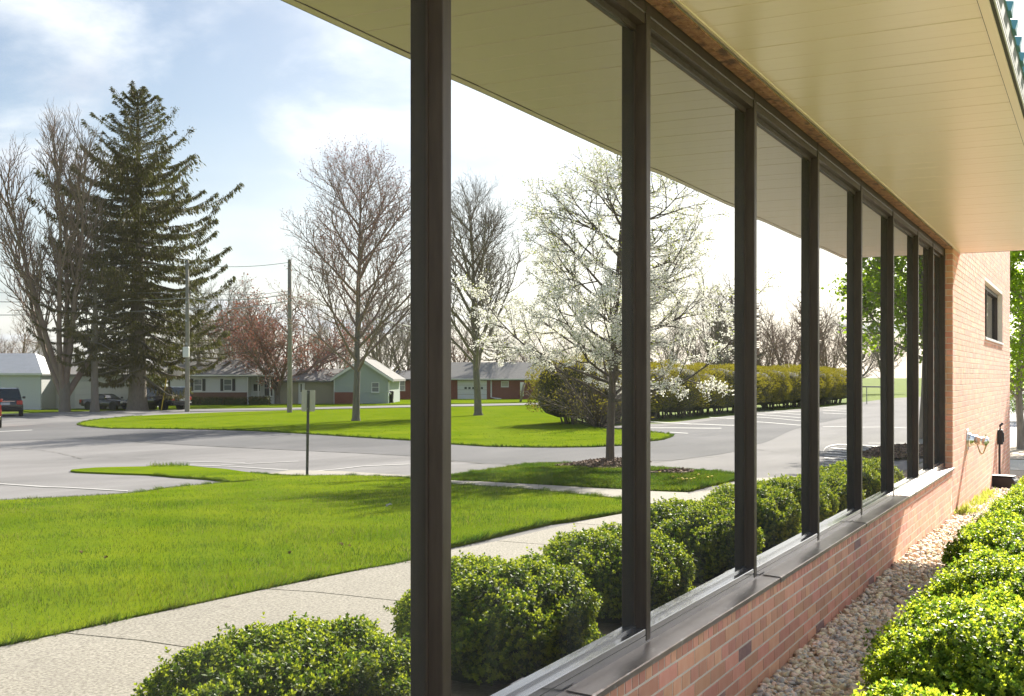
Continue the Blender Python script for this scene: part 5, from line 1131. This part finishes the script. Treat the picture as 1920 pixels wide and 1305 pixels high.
def car(name, loc, rz, S, paint, label, roof_rack=False, open_top=False):
    """S: stations (x, z_low, z_belt, half width, z_roof or None, half roof)"""
    o = empty(name, loc, rz); st_ = S['st']; m = MB(); n = 10; vs_ = []
    for x, zl, zb, hw in st_:
        vs_ += [(x, -hw * 0.90, zl), (x, -hw, zl + 0.14), (x, -hw, zb - 0.30), (x, -hw * 0.965, zb - 0.06), (x, -hw * 0.86, zb), (x, hw * 0.86, zb), (x, hw * 0.965, zb - 0.06), (x, hw, zb - 0.30), (x, hw, zl + 0.14), (x, hw * 0.90, zl)]
    k = len(st_); m.add(vs_, [(i * n + j, i * n + (j + 1) % n, (i + 1) * n + (j + 1) % n, (i + 1) * n + j) for i in range(k - 1) for j in range(n)] + [tuple(range(n)), tuple(range((k - 1) * n, k * n))[::-1]]); m.build('body', M[paint], o, True)
    cb = S['cab']; zb = S['belt'] - 0.02; m = MB()
    (xr0, xr1, xf1, xf0, zr, hb, hr) = cb
    A = [(xr0, zb), (xr1, zr - 0.05), (xr1 + 0.25, zr), (xf1 - 0.25, zr), (xf1, zr - 0.05), (xf0, zb)]
    hwz = lambda z: hb + (hr - hb) * (z - zb) / (zr - zb)
    vs_ = [(x, -hwz(z), z) for x, z in A] + [(x, hwz(z), z) for x, z in A]; kk = len(A)
    m.add(vs_, [tuple(range(kk)), tuple(range(kk, 2 * kk))[::-1]] + [(i, i + 1, kk + i + 1, kk + i) for i in range(kk - 1)]); m.build('cabin', M['plastic_black' if open_top else paint], o)
    def lerp(a, b, t): return a + (b - a) * t
    zt, zm = zr - 0.13, zb + 0.09
    def pt(frac, z, sg, eps=0.006):
        t = (z - zb) / (zr - zb); xa = lerp(xr0, xr1, min(t * 1.04, 1)); xb = lerp(xf0, xf1, min(t * 1.04, 1)); return (lerp(xa, xb, frac), sg * (hwz(z) + eps), z)
    for sg in (-1, 1):
        fr = S.get('win', [(0.06, 0.30), (0.33, 0.60), (0.63, 0.93)])
        for a, b in fr:
            q = [pt(a, zm, sg), pt(b, zm, sg), pt(b, zt, sg), pt(a, zt, sg)]; q2 = [(x, y - sg * 0.02, z) for x, y, z in q]
            m = MB(); m.add(q + q2, [(0, 1, 2, 3), (7, 6, 5, 4), (0, 4, 5, 1), (1, 5, 6, 2), (2, 6, 7, 3), (3, 7, 4, 0)]); m.build('side_window', M['dark_glass'], o)
    for (xa, xb, nm, e) in ((xr0, xr1, 'rear_window', -0.008), (xf0, xf1, 'windscreen', 0.008)):
        z0_, z1_ = zm + 0.02, zt + 0.03; t0, t1 = (z0_ - zb) / (zr - zb), (z1_ - zb) / (zr - zb); X0, X1 = lerp(xa, xb, t0) + e, lerp(xa, xb, t1) + e
        q = [(X0, -hwz(z0_) * 0.90, z0_), (X0, hwz(z0_) * 0.90, z0_), (X1, hwz(z1_) * 0.90, z1_), (X1, -hwz(z1_) * 0.90, z1_)]; q2 = [(x - e * 2.5, y, z) for x, y, z in q]
        m = MB(); m.add(q + q2, [(0, 1, 2, 3), (7, 6, 5, 4), (0, 4, 5, 1), (1, 5, 6, 2), (2, 6, 7, 3), (3, 7, 4, 0)]); m.build(nm, M['glass_grey' if nm == 'windscreen' else 'dark_glass'], o)
    hw = max(q[3] for q in st_); xR, xF = st_[0][0], st_[-1][0]; zb1 = S['belt']
    for sg in (-1, 1):
        for x in S['axles']:
            MB().tube([(x, sg * (hw - 0.25), S['r']), (x, sg * (hw + 0.004), S['r'])], S['r'] * 1.18, 20).build('wheel_arch', M['plastic_black'], o)
            wheel(o, x, sg * (hw - 0.10), S['r'], 0.235, sg)
        MB().box(xR - 0.03, xR + 0.16, sg * (hw - 0.02), sg * (hw - 0.36), zb1 - 0.30, zb1 - 0.04, 0.02).build('tail_light', M['tail'], o)
        MB().box(xF - 0.16, xF + 0.02, sg * (hw - 0.06), sg * (hw - 0.42), S['lampz'], S['lampz'] + 0.15, 0.02).build('headlight', M['lamp'], o)
        MB().box(xf0 - 0.15, xf0 - 0.02, sg * (hw - 0.03), sg * (hw + 0.16), zb1 + 0.02, zb1 + 0.17, 0.03).build('mirror', M[paint], o)
        for xh in S.get('handles', []): MB().box(xh, xh + 0.16, sg * (hw - 0.005), sg * (hw + 0.02), zb1 - 0.20, zb1 - 0.17).build('door_handle', M['chrome'], o)
    MB().box(xR - 0.09, xR + 0.10, -hw * 0.95, hw * 0.95, 0.40, 0.62, 0.04).build('rear_bumper', M['plastic_black' if paint != 'car_red' else 'chrome'], o); MB().box(xF - 0.1, xF + 0.08, -hw * 0.95, hw * 0.95, 0.32, 0.56, 0.04).build('front_bumper', M['plastic_black'], o)
    MB().box(xR - 0.045, xR - 0.031, -0.26, 0.26, zb1 - 0.32, zb1 - 0.16).build('licence_plate', M['plate'], o); MB().box(xR - 0.04, xR - 0.015, -hw * 0.55, hw * 0.55, zb1 - 0.11, zb1 - 0.06).build('chrome_strip', M['chrome'], o)
    if roof_rack:
        for sg in (-1, 1): MB().tube([(xr1 + 0.2, sg * hr * 0.88, zr + 0.02), (xr1 + 0.35, sg * hr * 0.88, zr + 0.08), (xf1 - 0.6, sg * hr * 0.88, zr + 0.08), (xf1 - 0.4, sg * hr * 0.88, zr + 0.02)], 0.022, 6).build('roof_rail', M['steel'], o)
    tag(o, label, 'car'); return o
SUV = dict(st=[(-2.50, .46, .98, .86), (-2.44, .36, 1.06, .95), (-1.9, .32, 1.08, .99), (0.9, .32, 1.08, .99), (1.3, .32, 1.07, .985), (2.2, .34, 1.00, .95), (2.48, .38, .93, .88), (2.55, .44, .85, .78)], belt=1.08, cab=(-2.44, -2.22, .45, 1.15, 1.84, .93, .74), axles=(-1.50, 1.55), r=.385, lampz=.72, handles=(-.9, .15))
VAN = dict(st=[(-2.62, .46, .98, .90), (-2.56, .38, 1.04, .97), (-2.0, .34, 1.06, 1.0), (1.2, .34, 1.06, 1.0), (2.2, .34, .98, .96), (2.55, .38, .86, .86), (2.62, .44, .78, .76)], belt=1.06, cab=(-2.58, -2.42, .75, 1.75, 1.80, .96, .80), axles=(-1.58, 1.55), r=.36, lampz=.66, handles=(-.6, .5))
ROAD = dict(st=[(-2.05, .42, .72, .74), (-1.98, .30, .80, .83), (-1.5, .26, .84, .87), (0.5, .26, .84, .87), (1.4, .26, .76, .85), (1.9, .30, .64, .76), (2.0, .36, .56, .66)], belt=.84, cab=(-1.05, -.62, .05, .62, 1.24, .78, .60), axles=(-1.2, 1.15), r=.31, lampz=.52, win=[(.22, .88)], handles=(-.35,))
PICK = dict(st=[(-2.75, .55, 1.05, .92), (-2.70, .48, 1.16, .99), (-1.9, .46, 1.18, 1.0), (1.2, .46, 1.18, 1.0), (2.3, .48, 1.12, .98), (2.70, .52, 1.0, .92)], belt=1.18, cab=(-.75, -.55, .75, 1.35, 1.90, .93, .78), axles=(-1.7, 1.75), r=.40, lampz=.85, win=[(.08, .46), (.52, .94)], handles=(-.3,))
def hd(hx, hy): return RZ + math.atan2(hy, hx)
p, F = G(296, 767.5); car('parked_van', p, hd(-.86, -.51), VAN, 'car_black', 'dark minivan parked behind the tall spruce trunk, seen from its rear corner')
p, F = G(203, 767.5); car('parked_roadster', p, hd(.93, .36), ROAD, 'car_dark', 'low dark convertible with soft top parked before the white garage', open_top=True)
p, F = G(14, 779); car('parked_suv', p, hd(-.40, -.92), SUV, 'car_black', 'black sport utility vehicle with red tail lights at the left edge', True)
p, F = G(-39, 800); p2 = car('parked_pickup', p, hd(-.44, -.90), PICK, 'car_red', 'sliver of a red pickup truck cut by the left edge')

# small trailer, bins, mailbox, stump post
s = Site('utility_trailer', 693, 756)
MB().box(s.X(676), s.X(710), -0.9, 0.0, s.Z(748.5), s.Z(747.2)).build('deck', M['plastic_black'], s.o)
for i in range(5): MB().box(s.X(677), s.X(709), 0.001, 0.03, s.Z(747) + i * 0.13, s.Z(747) + i * 0.13 + 0.115).build('side_board', M['trim_white'], s.o)
for px in (677, 687.5, 698, 709): MB().box(s.X(px) - 0.03, s.X(px) + 0.03, 0.031, 0.07, s.Z(748), s.Z(734)).build('stake', M['trim_white'], s.o)
wheel(s.o, s.X(694), 0.10, 0.30, 0.2, 1)
MB().tube([(s.X(710), -0.45, s.Z(749)), (s.X(718), -0.45, s.Z(750))], 0.05, 6).build('drawbar', M['plastic_black'], s.o)
MB().tube([(s.X(717), -0.45, 0), (s.X(717), -0.45, s.Z(748))], 0.035, 6).build('jack', M['steel'], s.o)
tag(s.o, 'small white board-sided utility trailer beside the green house', 'trailer')
def bin_(px, pyb, w_, h_, label):
    s = Site('wheeled_bin', px, pyb); m = MB(); a, b = w_ * 0.42, w_ * 0.5
    m.add([(-a, -a, 0.06), (a, -a, 0.06), (a, a, 0.06), (-a, a, 0.06), (-b, -b, h_), (b, -b, h_), (b, b, h_), (-b, b, h_)], [(0, 3, 2, 1), (4, 5, 6, 7), (0, 1, 5, 4), (1, 2, 6, 5), (2, 3, 7, 6), (3, 0, 4, 7)]); m.build('tub', M['plastic_black'], s.o)
    MB().box(-b - .02, b + .02, -b - .04, b + .03, h_ + 0.001, h_ + 0.06, 0.02).build('lid', M['plastic_black'], s.o)
    for x in (-b * .8, b * .8): MB().tube([(x - .03, -a - .05, 0.11), (x + .03, -a - .05, 0.11)], 0.11, 12).build('wheel', M['tyre'], s.o)
    tag(s.o, label, 'bin')
bin_(718, 756, 0.75, 1.1, 'dark wheeled bin beside the trailer, left of another'); bin_(728, 756, 0.72, 1.1, 'dark wheeled bin under the green house downspout'); bin_(661, 756, 0.7, 1.05, 'dark wheeled bin against the brick skirt, left of the maple trunk')
s = Site('mailbox', 772.5, 748); MB().box(-.08, .08, -.08, .08, -.1, 1.35, .01).build('post', M['trim_white'], s.o); MB().box(-.12, .12, -.35, .2, 1.05, 1.30, .06).build('box', M['trim_white'], s.o); MB().box(-.10, .45, -.06, .06, .75, .85).build('arm', M['trim_white'], s.o); tag(s.o, 'white mailbox post in front of the brick house', 'mailbox')
s = Site('leaning_post', 975.5, 753); MB().tube([(0, 0, -.2), (s.X(979), 0, s.Z(735)), (s.X(984), 0, s.Z(717))], [.12, .11, .10], 8).build('post', M['bark'], s.o, True); MB().box(s.X(975.5), s.X(982), -.25, -.12, s.Z(742), s.Z(716), .01).build('board', M['trim_white'], s.o); tag(s.o, 'leaning dark post with a white board before the brick house', 'post')
# small frame of pipes on the far lawn
s = Site('pipe_frame', 1642, 750, 95); m = MB()
hh = 1.35
for x in (-.75, .75):
    MB().tube([(x, 0, -.1), (x, 0, hh)], .035, 6).build('upright', M['steel'], s.o); MB().tube([(x, -.9, -.1), (x, -.9, hh)], .035, 6).build('upright', M['steel'], s.o)
for y in (0, -.9): MB().tube([(-.75, y, hh), (.75, y, hh)], .035, 6).build('bar', M['steel'], s.o)
MB().box(-.8, .8, -.95, .05, hh + .036, hh + .08).build('top', M['roof_grey'], s.o); tag(s.o, 'small pipe frame table on the far lawn past the hedge', 'table')

# ------------------------------------------------------------------ fittings on the far brick wall
o = empty('fire_hose_inlet', (BX, 15.25, 0.72)); o.scale = (0.85, 0.85, 0.85)
def lathe_x(mb, prof, cy=0, cz=0, n=20):
    vs_ = []
    for x, r in prof: vs_ += [(x, cy + r * math.cos(2 * math.pi * i / n), cz + r * math.sin(2 * math.pi * i / n)) for i in range(n)]
    k = len(prof); mb.add(vs_, [(a * n + i, a * n + (i + 1) % n, (a + 1) * n + (i + 1) % n, (a + 1) * n + i) for a in range(k - 1) for i in range(n)] + [tuple(range(n))[::-1], tuple(range((k - 1) * n, k * n))]); return mb
lathe_x(MB(), [(0.001, .165), (0.008, .168), (0.014, .155), (0.016, .10)]).build('wall_plate', M['cast_metal'], o, True)
lathe_x(MB(), [(0.012, .105), (0.05, .100), (0.06, .082), (0.13, .075), (0.15, .070)]).build('collar', M['cast_metal'], o, True)
for sg in (-1, 1):
    m = MB(); m.tube([(0.12, 0.02 * sg, 0), (0.17, 0.055 * sg, -0.005), (0.235, 0.085 * sg, -0.012)], [.062, .056, .052], 16); m.build('inlet', M['cast_metal'], o, True)
    m = MB(); m.tube([(0.232, 0.084 * sg, -0.012), (0.27, 0.102 * sg, -0.017), (0.285, 0.109 * sg, -0.019)], [.060, .060, .030], 16); m.build('cap', M['cast_metal'], o)
    m = MB(); m.tube([(0.25, 0.09 * sg, 0.045), (0.252, 0.092 * sg, 0.10)], .007, 6); m.build('lug', M['cast_metal'], o)
    m = MB(); m.tube([(0.14 + 0.115 * t, 0.03 * sg + 0.06 * sg * t, -0.07 - 0.13 * math.sin(math.pi * t)) for t in np.linspace(0, 1, 10)], .006, 5); m.build('chain', M['brass'], o)
tag(o, 'shiny metal twin fire hose inlet on the sunlit brick wall', 'hose inlet')
mb = MB(); zg = tz(BX, 15.25); mb.box(BX + 0.0004, BX + 0.0016, 15.07, 15.085, zg, 0.56); st_o = mb.build('rust_stain', M['rust_stain'], farw); st_o.location = (0, 0, 0)
y_ = 20.0; zg = tz(0.15, y_); o = empty('outdoor_outlet', (BX, y_, zg))
MB().tube([(.03, 0, -.05), (.03, 0, .66)], .018, 8).build('conduit', M['plastic_black'], o); MB().box(.001, .085, -.06, .06, .66, .90, .01).build('box', M['plastic_black'], o); MB().tube([(.04, 0, .90), (.04, 0, .97), (.07, .05, 1.0)], .02, 8).build('conduit_elbow', M['plastic_black'], o); MB().box(.086, .10, -.03, .03, .70, .86, .004).build('cover', M['plastic_black'], o)
tag(o, 'black outdoor outlet box and conduit low on the far brick wall', 'outlet')
q, _ = G(1878, 917, False); o = empty('bait_box', (q.x + 0.02, q.y, tz(q.x, q.y) + 0.01), 0.1)
m = MB(); m.prism([(-.20, 0), (.20, 0), (.20, .11), (.15, .185), (-.15, .185), (-.20, .13)], 'x', -.11, .11); b = m.build('box', M['plastic_black'], o); b.modifiers.new('bevel', 'BEVEL').width = 0.012
b.rotation_euler = (0, 0, math.pi / 2 - 0.3)
m = MB(); m.box(-.17, .17, -.115, .115, .186, .205, .008); m.build('lid', M['plastic_black'], o).rotation_euler = (0, 0, -0.3)
tag(o, 'black plastic bait box on the gravel by the far wall', 'box')
# weeds along the foot of the wall
def weed(x, y, s, lab):
    r = np.random.default_rng(int(y * 100)); n = 60; P = np.column_stack([r.normal(0, .05, n), r.normal(0, .10, n), np.zeros(n)]); A = unit(np.column_stack([r.normal(0, .5, n), r.normal(0, .5, n), np.ones(n)])) * r.uniform(.04, .12, (n, 1)) * s; S = unit(np.cross(A, r.normal(0, 1, (n, 3)))) * .006
    v, f = leaf_mesh(P, A, S); mm = np_mesh('leaves', v, [f]); mm.materials.append(M['weed']); o = empty('weed_tuft', (x, y, tz(x, y) + .01)); b_ = obj('leaves', mm, None, o); b_['kind'] = 'stuff'; tag(o, lab, 'weed', 'weeds along the wall foot')
for k, y in enumerate((13.9, 14.1, 14.25, 14.6, 15.3, 15.7, 16.0, 16.4, 16.9, 17.3, 17.6)): weed(0.17 + .05 * (k % 3), y, 1.1, 'yellow-green weed tuft at the wall foot, %s from the sill end' % ORD[k])
# flowering shrub seen past the end of the wall
q = V(1912, 700, 46, False); q.z = tz(q.x, q.y)
v = np.random.default_rng(3); n = 5200; d = unit(v.normal(0, 1, (n, 3))); P = d * (1.7 * v.uniform(.6, 1, (n, 1)) ** .6) * np.array([1, 1, .95]) + np.array([0, 0, 1.9]); P = P[P[:, 2] > .25]; n = len(P)
A = unit(v.normal(0, 1, (n, 3))) * v.uniform(.05, .10, (n, 1)); S = unit(np.cross(A, v.normal(0, 1, (n, 3)))) * .035; vv, ff = leaf_mesh(P, A, S); mm = np_mesh('blossom', vv, [ff]); mm.materials.append(M['blossom'])
o = empty('flowering_shrub', q)
Pl = P + v.normal(0, .08, P.shape); vl, fl2 = leaf_mesh(Pl, A * 1.3, S * 1.1); ml = np_mesh('leaves', vl, [fl2]); ml.materials.append(M['box_leaf']); b = obj('leaves', ml, None, o); b['kind'] = 'stuff'; b = obj('blossom', mm, None, o); b['kind'] = 'stuff'
stl = [(np.array([[0, 0, -.1], [.2 * math.cos(a), .2 * math.sin(a), .8], [.9 * math.cos(a), .9 * math.sin(a), 2.3]]), np.array([.06, .045, .02])) for a in np.linspace(0, 6, 9)]; sv, sf = tubes(stl, 5); sm = np_mesh('stems', sv, [sf]); obj('stems', sm, M['bark'], o, True)
tag(o, 'white flowering shrub glimpsed past the end of the brick wall', 'shrub')
